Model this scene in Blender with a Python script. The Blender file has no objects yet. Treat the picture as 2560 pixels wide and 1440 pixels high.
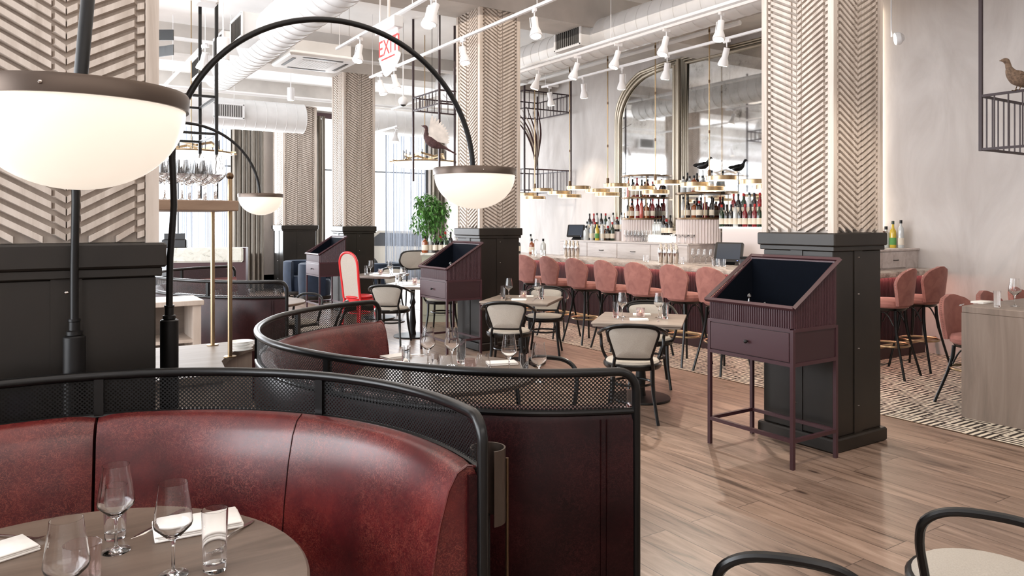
import bpy, math, random
from math import radians as R, sin, cos, pi, tau, atan2, hypot
from mathutils import Vector, Matrix
random.seed(5)
sc = bpy.context.scene
col = sc.collection

# ---------------------------------------------------------------- camera, world, exposure
CAMZ = 1.65; FPX = 1850.0; HOR = 555.0; YAW = R(33)
cam_d = bpy.data.cameras.new('camera'); cam = bpy.data.objects.new('camera', cam_d); col.objects.link(cam)
cam_d.sensor_width = 36; cam_d.lens = FPX/2560*36; cam_d.shift_y = -(720-HOR)/2560
cam_d.clip_start = 0.02; cam_d.clip_end = 200
cam.location = (0, 0, CAMZ); cam.rotation_euler = (R(90), 0, -YAW)
sc.camera = cam
sc.view_settings.view_transform = 'Standard'; sc.view_settings.look = 'None'
sc.view_settings.gamma = 1; sc.view_settings.use_curve_mapping = False
sc.view_settings.exposure = 0.72
world = bpy.data.worlds.new('daylight'); sc.world = world; world.use_nodes = True
bg = world.node_tree.nodes['Background']; bg.inputs[0].default_value = (0.93, 0.96, 1.0, 1); bg.inputs[1].default_value = 1.8
def area(name, loc, rot, sx, sy, power, color):
    l = bpy.data.lights.new(name, 'AREA'); l.shape = 'RECTANGLE'; l.size = sx; l.size_y = sy; l.energy = power; l.color = color
    o = bpy.data.objects.new(name, l); o.location = loc; o.rotation_euler = rot; col.objects.link(o); return o
area('window_daylight_far', (4, 18.2, 2.6), (R(-90), 0, 0), 11, 3.4, 850, (0.92, 0.96, 1.0))
area('window_daylight_left', (-5.0, 7, 2.5), (0, R(-90), 0), 3.6, 14, 760, (0.93, 0.96, 1.0))
area('track_wash', (3.2, 5.5, 4.3), (0, 0, 0), 7, 11, 150, (1.0, 0.88, 0.76))
area('rear_fill', (1.5, -2.6, 3.2), (R(72), 0, 0), 8, 3, 110, (1.0, 0.94, 0.88))  # unseen fill light added behind the camera to brighten the near column faces

# ---------------------------------------------------------------- geometry of the room in metres
S, Cc = sin(YAW), cos(YAW)
def G(px, py, z=0.0):
    """floor-plan point where the sight line through a photo pixel meets height z"""
    d = FPX*(CAMZ-z)/(py-HOR); l = (px-1280)/FPX*d
    return Vector((l*Cc+d*S, -l*S+d*Cc, z))
def onX(px, X):
    k = (px-1280)/FPX; return X*(Cc-k*S)/(S+k*Cc)
def onY(px, Y):
    k = (px-1280)/FPX; return Y*(S+k*Cc)/(Cc-k*S)
def PD(px, d):
    l = (px-1280)/FPX*d; return (l*Cc+d*S, -l*S+d*Cc)
def ZA(X, Y, py): return CAMZ-(py-HOR)*(X*S+Y*Cc)/FPX

# ---------------------------------------------------------------- materials
M = {}
def newmat(name):
    m = bpy.data.materials.new(name); m.use_nodes = True; nt = m.node_tree
    b = nt.nodes['Principled BSDF']; M[name] = m; return m, nt, b
def srgb(r, g, b):
    f = lambda c: (c/255/12.92) if c/255 <= .04045 else ((c/255+.055)/1.055)**2.4
    return (f(r), f(g), f(b), 1)
def nn(nt, t, **kw):
    n = nt.nodes.new(t)
    for k, v in kw.items():
        if hasattr(n, k) and k not in n.inputs: setattr(n, k, v)
        else: n.inputs[k].default_value = v
    return n
def L(nt, a, b): nt.links.new(a, b)
def ramp(nt, fac, stops):
    r = nt.nodes.new('ShaderNodeValToRGB'); L(nt, fac, r.inputs[0])
    e = r.color_ramp.elements
    while len(e) < len(stops): e.new(0.5)
    for i, (p, c) in enumerate(stops): e[i].position = p; e[i].color = c
    return r.outputs[0]
def coords(nt, scale=(1, 1, 1), kind='Object'):
    tc = nt.nodes.new('ShaderNodeTexCoord'); mp = nt.nodes.new('ShaderNodeMapping')
    mp.inputs['Scale'].default_value = scale; L(nt, tc.outputs[kind], mp.inputs[0]); return mp.outputs[0]
def bump(nt, b, h, strength=.3, dist=.01):
    bp = nt.nodes.new('ShaderNodeBump'); bp.inputs['Strength'].default_value = strength; bp.inputs['Distance'].default_value = dist
    L(nt, h, bp.inputs['Height']); L(nt, bp.outputs[0], b.inputs['Normal'])
def plain(name, c, rough=.5, metal=0, noise=0, nscale=8, spec=.5, stretch=(1, 1, 1), bmp=0):
    m, nt, b = newmat(name); c = srgb(*c)
    b.inputs['Base Color'].default_value = c; b.inputs['Roughness'].default_value = rough
    b.inputs['Metallic'].default_value = metal; b.inputs['Specular IOR Level'].default_value = spec
    if noise or bmp:
        n = nn(nt, 'ShaderNodeTexNoise', Scale=nscale, Detail=6.0); L(nt, coords(nt, stretch), n.inputs['Vector'])
        if noise:
            lo = tuple(max(0, x*(1-noise)) for x in c[:3])+(1,); hi = tuple(min(1, x*(1+noise)) for x in c[:3])+(1,)
            L(nt, ramp(nt, n.outputs[0], [(.3, lo), (.7, hi)]), b.inputs['Base Color'])
        if bmp: bump(nt, b, n.outputs[0], bmp, .004)
    return m
def emit(name, c, s, base=(240, 240, 235)):
    m, nt, b = newmat(name); b.inputs['Base Color'].default_value = srgb(*base)
    b.inputs['Emission Color'].default_value = srgb(*c); b.inputs['Emission Strength'].default_value = s; b.inputs['Roughness'].default_value = .3
    return m
plain('black_metal', (13, 12, 12), .42, 0, spec=.35)
plain('black_wood', (10, 9, 9), .28, 0, spec=.4)
plain('dark_steel', (30, 25, 20), .42, .1, noise=.55, nscale=2.2, stretch=(1, 1, .6))
plain('white_metal', (226, 226, 226), .45)
plain('white_track', (236, 236, 238), .4)
plain('brass', (168, 146, 116), .3, 1, noise=.12, nscale=30, stretch=(1, 1, .1))
plain('dull_brass', (104, 84, 64), .38, .9)
plain('silver', (205, 200, 196), .16, 1)
plain('burgundy_paint', (62, 34, 40), .4, spec=.5)
plain('burgundy_dark', (50, 26, 31), .45)
plain('navy', (4, 8, 17), .9, noise=.2, nscale=60, spec=.1)
plain('navy_velvet', (22, 36, 56), .8, noise=.2, nscale=8)
plain('linen', (170, 163, 153), .9, noise=.09, nscale=180, bmp=.3)
plain('napkin_cloth', (240, 237, 232), .85, noise=.03, nscale=50)
plain('red_lacquer', (205, 36, 40), .3)
plain('cane_cream', (176, 166, 155), .8, noise=.12, nscale=160)
plain('curtain', (116, 108, 98), .95, noise=.15, nscale=30, stretch=(1, 1, .2))
plain('maroon', (64, 36, 40), .5)
plain('duct', (212, 211, 210), .5, .1, noise=.05, nscale=4)
plain('black_plastic', (18, 18, 20), .3)
plain('ground', (150, 148, 145), .9, noise=.1, nscale=2)
plain('feather', (206, 196, 186), .9, noise=.15, nscale=12)
plain('bird_dark', (70, 44, 44), .8, noise=.4, nscale=40)
plain('grouse', (120, 100, 84), .9, noise=.4, nscale=60)
plain('leaf', (84, 132, 62), .55, noise=.45, nscale=6)
plain('leaf_red', (120, 28, 36), .6, noise=.3, nscale=6)
plain('trunk', (92, 74, 58), .9)
plain('wax', (226, 200, 190), .5)
plain('ceiling_paint', (246, 245, 244), .9, noise=.05, nscale=1.5)
plain('beam_paint', (190, 184, 178), .9, noise=.12, nscale=2.5)
plain('fluted_white', (214, 204, 202), .6)
emit('opal', (255, 240, 222), .5, (190, 184, 174))
emit('lamp_face', (255, 240, 220), 9)
emit('ring_glow', (255, 246, 232), 1.3)
emit('disc_glow', (255, 232, 196), 2.0)
emit('led', (255, 238, 214), 8); emit('led_pink', (255, 190, 170), 28)
emit('screen', (70, 84, 104), .25, (20, 22, 26))
emit('flame', (255, 190, 120), 3)
for nm, c in dict(b_dark=(24, 18, 18), b_red=(120, 22, 32), b_green=(24, 48, 30), b_clear=(196, 200, 200), b_amber=(140, 70, 28), b_yellow=(206, 176, 50), b_pink=(196, 96, 84), b_blue=(30, 50, 90)).items():
    plain(nm, c, .08, 0, spec=.8)
plain('paper', (226, 216, 200), .7); plain('paper_red', (180, 40, 40), .7); plain('paper_green', (90, 150, 80), .7)

emit('sign_face', (255, 250, 248), .25, (225, 222, 220)); emit('sign_red', (255, 20, 24), .5, (190, 16, 20))
plain('dark_burgundy', (44, 22, 28), .45)
plain('sage', (150, 150, 132), .5)
plain('champagne', (178, 168, 152), .35, .7)
plain('dull_bronze', (92, 80, 72), .4, .8)
emit('b_blue_glow', (60, 100, 255), 3)

def wood(name, c1, c2, c3, stretch=(1, 1, 1), rough=.5, scale=6):
    m, nt, b = newmat(name)
    v = coords(nt, stretch); n = nn(nt, 'ShaderNodeTexNoise', Scale=float(scale), Detail=8.0, Roughness=.65, Distortion=.6); L(nt, v, n.inputs['Vector'])
    L(nt, ramp(nt, n.outputs[0], [(.3, srgb(*c1)), (.5, srgb(*c2)), (.72, srgb(*c3))]), b.inputs['Base Color'])
    b.inputs['Roughness'].default_value = rough; bump(nt, b, n.outputs[0], .12, .003); return m
wood('ash', (172, 158, 146), (200, 188, 177), (218, 207, 197), (1, 1, .06), .6, 14)
wood('pale_oak', (172, 156, 142), (190, 176, 164), (206, 194, 182), (1, 1, .12), .55, 8)
wood('grey_oak', (112, 100, 91), (132, 118, 108), (148, 134, 124), (1, 1, .1), .5, 8)
wood('counter_oak', (104, 92, 83), (122, 110, 100), (138, 126, 116), (.12, 1, 1), .5, 7)
wood('table_oak', (82, 68, 57), (106, 90, 78), (124, 107, 94), (.12, 1, 1), .4, 9)
wood('table_grey', (108, 97, 88), (134, 122, 112), (150, 138, 128), (1, .12, 1), .35, 9)
wood('shelf_wood', (116, 92, 74), (146, 120, 100), (168, 142, 120), (.1, 1, 1), .5, 9)
wood('drawer_ash', (176, 164, 158), (202, 192, 188), (216, 208, 204), (1, .1, 1), .55, 8)

def m_leather(name, c1, c2, c3, vein, spec=.85):
    m, nt, b = newmat(name); v = coords(nt)
    n = nn(nt, 'ShaderNodeTexNoise', Scale=4.5, Detail=8.0, Roughness=.7); L(nt, v, n.inputs['Vector'])
    base = ramp(nt, n.outputs[0], [(.3, srgb(*c1)), (.52, srgb(*c2)), (.74, srgb(*c3))])
    def ridge(sc, dist, w):
        q = nn(nt, 'ShaderNodeTexNoise', Scale=sc, Detail=3.0, Roughness=.55, Distortion=dist); L(nt, v, q.inputs['Vector'])
        return ramp(nt, q.outputs[0], [(.5-w, (0, 0, 0, 1)), (.5, (1, 1, 1, 1)), (.5+w, (0, 0, 0, 1))])
    ad = nn(nt, 'ShaderNodeMath', operation='MAXIMUM'); L(nt, ridge(26.0, 2.5, .018), ad.inputs[0]); L(nt, ridge(60.0, 1.5, .03), ad.inputs[1])
    n3 = nn(nt, 'ShaderNodeTexNoise', Scale=5.0, Detail=4.0); L(nt, v, n3.inputs['Vector'])
    f3 = ramp(nt, n3.outputs[0], [(.35, (.05, .05, .05, 1)), (.7, (.6, .6, .6, 1))])
    mu = nn(nt, 'ShaderNodeMath', operation='MULTIPLY'); L(nt, ad.outputs[0], mu.inputs[0]); L(nt, f3, mu.inputs[1])
    mx = nt.nodes.new('ShaderNodeMix'); mx.data_type = 'RGBA'; L(nt, mu.outputs[0], mx.inputs[0]); L(nt, base, mx.inputs[6]); mx.inputs[7].default_value = srgb(*vein)
    L(nt, mx.outputs[2], b.inputs['Base Color']); b.inputs['Roughness'].default_value = .3
    b.inputs['Specular IOR Level'].default_value = spec; bump(nt, b, mu.outputs[0], .1, .002)
m_leather('leather', (48, 9, 12), (76, 17, 20), (108, 35, 31), (170, 92, 76), .6)
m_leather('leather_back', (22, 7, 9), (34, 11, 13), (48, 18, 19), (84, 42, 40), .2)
def m_velvet():
    m, nt, b = newmat('velvet'); n = nn(nt, 'ShaderNodeTexNoise', Scale=9.0, Detail=4.0, Distortion=1.0); L(nt, coords(nt), n.inputs['Vector'])
    L(nt, ramp(nt, n.outputs[0], [(.3, srgb(136, 86, 78)), (.7, srgb(160, 106, 96))]), b.inputs['Base Color'])
    b.inputs['Roughness'].default_value = .8; b.inputs['Sheen Weight'].default_value = .3; b.inputs['Sheen Roughness'].default_value = .4
    b.inputs['Sheen Tint'].default_value = srgb(255, 200, 190)
m_velvet()
def m_plaster(name, a, bb, c):
    m, nt, b = newmat(name); v = coords(nt, (1, 1, .35))
    n = nn(nt, 'ShaderNodeTexNoise', Scale=1.6, Detail=9.0, Roughness=.62, Distortion=.8); L(nt, v, n.inputs['Vector'])
    L(nt, ramp(nt, n.outputs[0], [(.28, srgb(*a)), (.5, srgb(*bb)), (.72, srgb(*c))]), b.inputs['Base Color'])
    b.inputs['Roughness'].default_value = .75; bump(nt, b, n.outputs[0], .15, .01)
m_plaster('plaster', (178, 170, 165), (196, 189, 185), (210, 204, 200))
def m_floor():
    m, nt, b = newmat('oak_floor')
    tc = nt.nodes.new('ShaderNodeTexCoord'); mp = nt.nodes.new('ShaderNodeMapping'); mp.inputs['Rotation'].default_value = (0, 0, R(90))
    L(nt, tc.outputs['Object'], mp.inputs[0]); v = mp.outputs[0]
    br = nt.nodes.new('ShaderNodeTexBrick'); L(nt, v, br.inputs['Vector'])
    br.offset = .37; br.inputs['Scale'].default_value = 1; br.inputs['Brick Width'].default_value = 2.1; br.inputs['Row Height'].default_value = .19
    br.inputs['Mortar Size'].default_value = .0022; br.inputs['Mortar Smooth'].default_value = .3; br.inputs['Bias'].default_value = 0
    br.inputs['Color1'].default_value = (0, 0, 0, 1); br.inputs['Color2'].default_value = (1, 1, 1, 1); br.inputs['Mortar'].default_value = (.5, .5, .5, 1)
    sep = nt.nodes.new('ShaderNodeSeparateColor'); L(nt, br.outputs['Color'], sep.inputs[0])
    mp2 = nt.nodes.new('ShaderNodeMapping'); mp2.inputs['Scale'].default_value = (.75, 7, 1); L(nt, v, mp2.inputs[0])
    off = nt.nodes.new('ShaderNodeCombineXYZ'); mm = nn(nt, 'ShaderNodeMath', operation='MULTIPLY'); mm.inputs[1].default_value = 13.7
    L(nt, sep.outputs[0], mm.inputs[0]); L(nt, mm.outputs[0], off.inputs[2]); L(nt, mm.outputs[0], off.inputs[0])
    ad = nn(nt, 'ShaderNodeVectorMath', operation='ADD'); L(nt, mp2.outputs[0], ad.inputs[0]); L(nt, off.outputs[0], ad.inputs[1])
    n = nn(nt, 'ShaderNodeTexNoise', Scale=1.6, Detail=9.0, Roughness=.62, Distortion=1.1); L(nt, ad.outputs[0], n.inputs['Vector'])
    c = ramp(nt, n.outputs[0], [(.3, srgb(72, 56, 47)), (.42, srgb(120, 100, 87)), (.56, srgb(143, 121, 107)), (.75, srgb(164, 142, 128))])
    # knots
    mp3 = nt.nodes.new('ShaderNodeMapping'); mp3.inputs['Scale'].default_value = (.9, 2.6, 1); L(nt, v, mp3.inputs[0])
    vo = nt.nodes.new('ShaderNodeTexVoronoi'); vo.inputs['Scale'].default_value = 2.0; vo.inputs['Randomness'].default_value = 1; L(nt, mp3.outputs[0], vo.inputs['Vector'])
    kf = ramp(nt, vo.outputs['Distance'], [(.03, (1, 1, 1, 1)), (.12, (0, 0, 0, 1))])
    mx = nt.nodes.new('ShaderNodeMix'); mx.data_type = 'RGBA'; L(nt, kf, mx.inputs[0]); L(nt, c, mx.inputs[6]); mx.inputs[7].default_value = srgb(58, 42, 35)
    # per plank tone
    tn = nt.nodes.new('ShaderNodeMix'); tn.data_type = 'RGBA'; tn.blend_type = 'MULTIPLY'; tn.inputs[0].default_value = 1
    L(nt, mx.outputs[2], tn.inputs[6]); L(nt, ramp(nt, sep.outputs[0], [(0, (.78, .78, .78, 1)), (1, (1.08, 1.07, 1.05, 1))]), tn.inputs[7])
    mo = nt.nodes.new('ShaderNodeMix'); mo.data_type = 'RGBA'; L(nt, br.outputs['Fac'], mo.inputs[0]); L(nt, tn.outputs[2], mo.inputs[6]); mo.inputs[7].default_value = srgb(58, 44, 36)
    L(nt, mo.outputs[2], b.inputs['Base Color']); b.inputs['Roughness'].default_value = .36; b.inputs['Specular IOR Level'].default_value = .45
    inv = nn(nt, 'ShaderNodeMath', operation='SUBTRACT'); inv.inputs[0].default_value = 1; L(nt, br.outputs['Fac'], inv.inputs[1]); bump(nt, b, inv.outputs[0], .3, .002)
m_floor()
def m_tiles():
    m, nt, b = newmat('key_tiles'); cell = .21; per = .0525
    tc = nt.nodes.new('ShaderNodeTexCoord'); sp = nt.nodes.new('ShaderNodeSeparateXYZ'); L(nt, tc.outputs['Object'], sp.inputs[0])
    def mth(op, a, bv):
        k = nn(nt, 'ShaderNodeMath', operation=op)
        for i, q in enumerate((a, bv)):
            if q is None: continue
            if isinstance(q, (int, float)): k.inputs[i].default_value = q
            else: L(nt, q, k.inputs[i])
        return k.outputs[0]
    X, Y = sp.outputs[0], sp.outputs[1]
    fx = mth('FLOOR', mth('DIVIDE', X, cell), None); fy = mth('FLOOR', mth('DIVIDE', Y, cell), None)
    ck = mth('GREATER_THAN', mth('FLOORED_MODULO', mth('ADD', fx, fy), 2), .5)
    sx = mth('GREATER_THAN', mth('FLOORED_MODULO', X, per), per*.48); sy = mth('GREATER_THAN', mth('FLOORED_MODULO', Y, per), per*.48)
    w = mth('ADD', mth('MULTIPLY', ck, sx), mth('MULTIPLY', mth('SUBTRACT', 1, ck), sy))
    L(nt, ramp(nt, w, [(.4, srgb(30, 27, 26)), (.6, srgb(214, 206, 190))]), b.inputs['Base Color']); b.inputs['Roughness'].default_value = .4
m_tiles()
def m_marble(name, a, bb, c, d):
    m, nt, b = newmat(name); v = coords(nt, (1, .35, 1))
    n = nn(nt, 'ShaderNodeTexNoise', Scale=5.0, Detail=10.0, Roughness=.7, Distortion=2.0); L(nt, v, n.inputs['Vector'])
    L(nt, ramp(nt, n.outputs[0], [(.32, srgb(*a)), (.44, srgb(*bb)), (.6, srgb(*c)), (.8, srgb(*d))]), b.inputs['Base Color']); b.inputs['Roughness'].default_value = .22
m_marble('marble', (96, 84, 78), (164, 148, 136), (208, 196, 184), (226, 218, 208))
m_marble('pale_marble', (150, 150, 140), (206, 206, 196), (216, 216, 208), (226, 226, 220))
def m_cane():
    m, nt, b = newmat('cane_black'); p = .015
    b.inputs['Base Color'].default_value = srgb(12, 11, 11); b.inputs['Roughness'].default_value = .5; b.inputs['Specular IOR Level'].default_value = .25
    uv = nt.nodes.new('ShaderNodeTexCoord'); sp = nt.nodes.new('ShaderNodeSeparateXYZ'); L(nt, uv.outputs['UV'], sp.inputs[0])
    def mth(op, a, bv=None):
        k = nn(nt, 'ShaderNodeMath', operation=op)
        for i, q in enumerate((a, bv)):
            if q is None: continue
            if isinstance(q, (int, float)): k.inputs[i].default_value = q
            else: L(nt, q, k.inputs[i])
        return k.outputs[0]
    def holes(ox, oy):
        a = mth('SUBTRACT', mth('FLOORED_MODULO', mth('ADD', sp.outputs[0], ox), p), p/2)
        c = mth('SUBTRACT', mth('FLOORED_MODULO', mth('ADD', sp.outputs[1], oy), p), p/2)
        return mth('LESS_THAN', mth('ADD', mth('MULTIPLY', a, a), mth('MULTIPLY', c, c)), (p*.24)**2)
    h = mth('MAXIMUM', holes(0, 0), holes(p/2, p/2))
    L(nt, mth('SUBTRACT', 1, h), b.inputs['Alpha'])
m_cane()
def m_glass(name, tint, k=.75, lo=.06, edge=(.8, .8, .8, 1)):
    m = bpy.data.materials.new(name); m.use_nodes = True; nt = m.node_tree; nt.nodes.clear(); M[name] = m
    out = nt.nodes.new('ShaderNodeOutputMaterial'); tr = nt.nodes.new('ShaderNodeBsdfTransparent'); gl = nt.nodes.new('ShaderNodeBsdfGlossy')
    tr.inputs[0].default_value = tint; gl.inputs['Roughness'].default_value = .02; gl.inputs[0].default_value = (1, 1, 1, 1)
    lw = nt.nodes.new('ShaderNodeLayerWeight'); lw.inputs[0].default_value = .5
    f = ramp(nt, lw.outputs['Facing'], [(.0, (lo,)*3+(1,)), (.6, (lo*2,)*3+(1,)), (1, (k,)*3+(1,))])
    mx = nt.nodes.new('ShaderNodeMixShader'); L(nt, f, mx.inputs[0]); L(nt, tr.outputs[0], mx.inputs[1]); L(nt, gl.outputs[0], mx.inputs[2]); L(nt, mx.outputs[0], out.inputs[0])
mg, ntg, bgl = newmat('glass'); bgl.inputs['Transmission Weight'].default_value = 1; bgl.inputs['Roughness'].default_value = 0; bgl.inputs['IOR'].default_value = 1.42
bgl.inputs['Base Color'].default_value = (.98, .98, .98, 1);  m_glass('pane', (.97, .98, 1, 1), .4, .03); m_glass('smoke_glass', (.62, .58, .56, 1), .7, .1); m_glass('rose_glass', (.9, .84, .83, 1), .75, .12)
def m_mirror():
    m, nt, b = newmat('mirror_glass'); b.inputs['Metallic'].default_value = 1
    n = nn(nt, 'ShaderNodeTexNoise', Scale=2.2, Detail=8.0, Roughness=.75); L(nt, coords(nt), n.inputs['Vector'])
    L(nt, ramp(nt, n.outputs[0], [(.28, srgb(120, 116, 112)), (.42, srgb(214, 214, 212)), (.6, srgb(232, 232, 232))]), b.inputs['Base Color'])
    b.inputs['Roughness'].default_value = .04
m_mirror()
def m_sheer():
    m = bpy.data.materials.new('sheer'); m.use_nodes = True; nt = m.node_tree; nt.nodes.clear(); M['sheer'] = m
    out = nt.nodes.new('ShaderNodeOutputMaterial'); tr = nt.nodes.new('ShaderNodeBsdfTransparent'); tl = nt.nodes.new('ShaderNodeBsdfTranslucent'); df = nt.nodes.new('ShaderNodeBsdfDiffuse')
    for q in (tl, df): q.inputs[0].default_value = srgb(196, 202, 212)
    m1 = nt.nodes.new('ShaderNodeMixShader'); m1.inputs[0].default_value = .4; L(nt, tl.outputs[0], m1.inputs[1]); L(nt, df.outputs[0], m1.inputs[2])
    n = nn(nt, 'ShaderNodeTexNoise', Scale=8.0, Detail=2.0); L(nt, coords(nt, (3, 3, .02)), n.inputs['Vector'])
    f = ramp(nt, n.outputs[0], [(.38, (.25, .25, .25, 1)), (.62, (.95, .95, .95, 1))])
    m2 = nt.nodes.new('ShaderNodeMixShader'); L(nt, f, m2.inputs[0]); L(nt, tr.outputs[0], m2.inputs[1]); L(nt, m1.outputs[0], m2.inputs[2]); L(nt, m2.outputs[0], out.inputs[0])
m_sheer()

# ---------------------------------------------------------------- mesh builder
class MB:
    def __init__(s): s.v = []; s.f = []; s.uv = {}
    def add(s, vs, fs, m=None):
        o = len(s.v)
        s.v += [(m @ Vector(p))[:] if m is not None else tuple(p) for p in vs]
        s.f += [tuple(i+o for i in f) for f in fs]; return s
    def box(s, c, d, m=None, taper=1, rz=0):
        x, y, z = d[0]/2, d[1]/2, d[2]/2; t = taper
        vs = [(-x, -y, -z), (x, -y, -z), (x, y, -z), (-x, y, -z), (-x*t, -y*t, z), (x*t, -y*t, z), (x*t, y*t, z), (-x*t, y*t, z)]
        T = Matrix.Translation(c) @ Matrix.Rotation(rz, 4, 'Z')
        if m is not None: T = m @ T
        return s.add(vs, [(3, 2, 1, 0), (4, 5, 6, 7), (0, 1, 5, 4), (1, 2, 6, 5), (2, 3, 7, 6), (3, 0, 4, 7)], T)
    def b2(s, x0, x1, y0, y1, z0, z1): return s.box(((x0+x1)/2, (y0+y1)/2, (z0+z1)/2), (abs(x1-x0), abs(y1-y0), abs(z1-z0)))
    def bev(s, x0, x1, y0, y1, z0, z1, r=.01):
        """box with chamfered edges all round"""
        def ring(i, z): return [(x0+i, y0, z), (x1-i, y0, z), (x1, y0+i, z), (x1, y1-i, z), (x1-i, y1, z), (x0+i, y1, z), (x0, y1-i, z), (x0, y0+i, z)]
        def ins(i, z):
            q = r+i*0
            return [(x0+r+i, y0+i, z), (x1-r-i, y0+i, z), (x1-i, y0+r+i, z), (x1-i, y1-r-i, z), (x1-r-i, y1-i, z), (x0+r+i, y1-i, z), (x0+i, y1-r-i, z), (x0+i, y0+r+i, z)]
        rs = [ins(r*.7, z0), ring(r, z0+r), ring(r, z1-r), ins(r*.7, z1)]
        return s.loft(rs, True, True, True)
    def loft(s, rings, close=True, cap0=False, cap1=False, m=None):
        n = len(rings[0]); vs = [p for r in rings for p in r]; fs = []
        for i in range(len(rings)-1):
            for j in range(n if close else n-1):
                k = (j+1) % n; fs.append((i*n+j, i*n+k, (i+1)*n+k, (i+1)*n+j))
        if cap0: fs.append(tuple(range(n))[::-1])
        if cap1: fs.append(tuple(range((len(rings)-1)*n, len(rings)*n)))
        return s.add(vs, fs, m)
    def lathe(s, prof, n=24, c=(0, 0, 0), m=None, cap=True, flute=0, fa=0):
        T = Matrix.Translation(c) if m is None else m @ Matrix.Translation(c)
        rs = []
        for r, z in prof:
            rs.append([((r+(fa*cos(flute*tau*j/n) if flute else 0))*cos(tau*j/n), (r+(fa*cos(flute*tau*j/n) if flute else 0))*sin(tau*j/n), z) for j in range(n)])
        return s.loft(rs, True, cap and prof[0][0] > 1e-5, cap and prof[-1][0] > 1e-5, T)
    def cyl(s, p, q, r, n=12, r2=None):
        return s.tube([p, q], r, n, radii=[r, r if r2 is None else r2])
    def tube(s, pts, r, n=8, closed=False, radii=None, cap=True):
        pts = [Vector(p) for p in pts]; N = len(pts); rings = []; up = None
        for i in range(N):
            a = pts[i-1] if (i > 0 or closed) else pts[i]; b = pts[(i+1) % N] if (i < N-1 or closed) else pts[i]
            t = (b-a).normalized()
            if up is None:
                up = Vector((0, 0, 1)) if abs(t.z) < .9 else Vector((1, 0, 0))
            u = t.cross(up)
            if u.length < 1e-6: u = t.cross(Vector((0, 1, 0.01)))
            u.normalize(); w = u.cross(t); up = w
            rr = radii[i] if radii else r
            rings.append([(pts[i]+u*rr*cos(tau*j/n)+w*rr*sin(tau*j/n))[:] for j in range(n)])
        if closed: rings.append(rings[0])
        return s.loft(rings, True, cap and not closed, cap and not closed)
    def prism(s, poly, z0, z1, m=None):
        return s.loft([[(x, y, z0) for x, y in poly], [(x, y, z1) for x, y in poly]], True, True, True, m)
    def ball(s, c, r, n=12, sz=1, m=None):
        k = n//2; return s.lathe([(max(1e-6, r*sin(pi*i/k)), -r*sz*cos(pi*i/k)) for i in range(k+1)], n, c, m, False)
    def build(s, name, mat=None, parent=None, loc=None, smooth=35):
        me = bpy.data.meshes.new(name); me.from_pydata(s.v, [], s.f); me.update()
        if mat: me.materials.append(M[mat])
        if smooth:
            me.polygons.foreach_set('use_smooth', [True]*len(me.polygons)); me.set_sharp_from_angle(angle=R(smooth))
        if s.uv:
            ul = me.uv_layers.new(name='UVMap')
            for lp in me.loops: ul.data[lp.index].uv = s.uv[lp.vertex_index]
        o = bpy.data.objects.new(name, me); col.objects.link(o)
        if parent: o.parent = parent
        if loc: o.location = loc
        return o
def tag(o, label=None, cat=None, group=None, kind=None):
    if label: o['label'] = label
    if cat: o['category'] = cat
    if group: o['group'] = group
    if kind: o['kind'] = kind
    return o
def thing(name, label, cat, loc=(0, 0, 0), rz=0, group=None):
    o = bpy.data.objects.new(name, None); col.objects.link(o); o.location = loc; o.rotation_euler = (0, 0, rz); o.empty_display_size = .1
    return tag(o, label, cat, group)
KIDS = {}
def dup(o, loc=None, rz=None, label=None, group=None, scale=None, parent=None):
    c = o.copy(); col.objects.link(c)
    if parent: c.parent = parent
    if loc is not None: c.location = loc
    if rz is not None: c.rotation_euler = (0, 0, rz)
    if label: c['label'] = label
    if group: c['group'] = group
    if scale: c.scale = scale
    if o.name not in KIDS: KIDS[o.name] = [k for k in bpy.data.objects if k.parent == o]
    for k in KIDS[o.name]: dup(k, parent=c)
    return c
def struct(name, mb, mat, smooth=0): return tag(mb.build(name, mat, smooth=smooth), kind='structure')
def spl(pts, per=6, closed=False):
    P = [Vector(p) for p in pts]; n = len(P); out = []
    for i in range(n if closed else n-1):
        if closed: p0, p1, p2, p3 = P[i-1], P[i], P[(i+1) % n], P[(i+2) % n]
        else: p0, p1, p2, p3 = P[max(0, i-1)], P[i], P[i+1], P[min(n-1, i+2)]
        for k in range(per):
            t = k/per; out.append(.5*((2*p1)+(p2-p0)*t+(2*p0-5*p1+4*p2-p3)*t*t+(3*p1-p0-3*p2+p3)*t**3))
    if not closed: out.append(P[-1])
    return out
NTH = ['first', 'second', 'third', 'fourth', 'fifth', 'sixth', 'seventh', 'eighth', 'ninth', 'tenth', 'eleventh', 'twelfth', 'thirteenth', 'fourteenth', 'fifteenth', 'sixteenth', 'seventeenth', 'eighteenth', 'nineteenth', 'twentieth', 'twenty-first', 'twenty-second', 'twenty-third', 'twenty-fourth', 'twenty-fifth', 'twenty-sixth', 'twenty-seventh']

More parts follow.
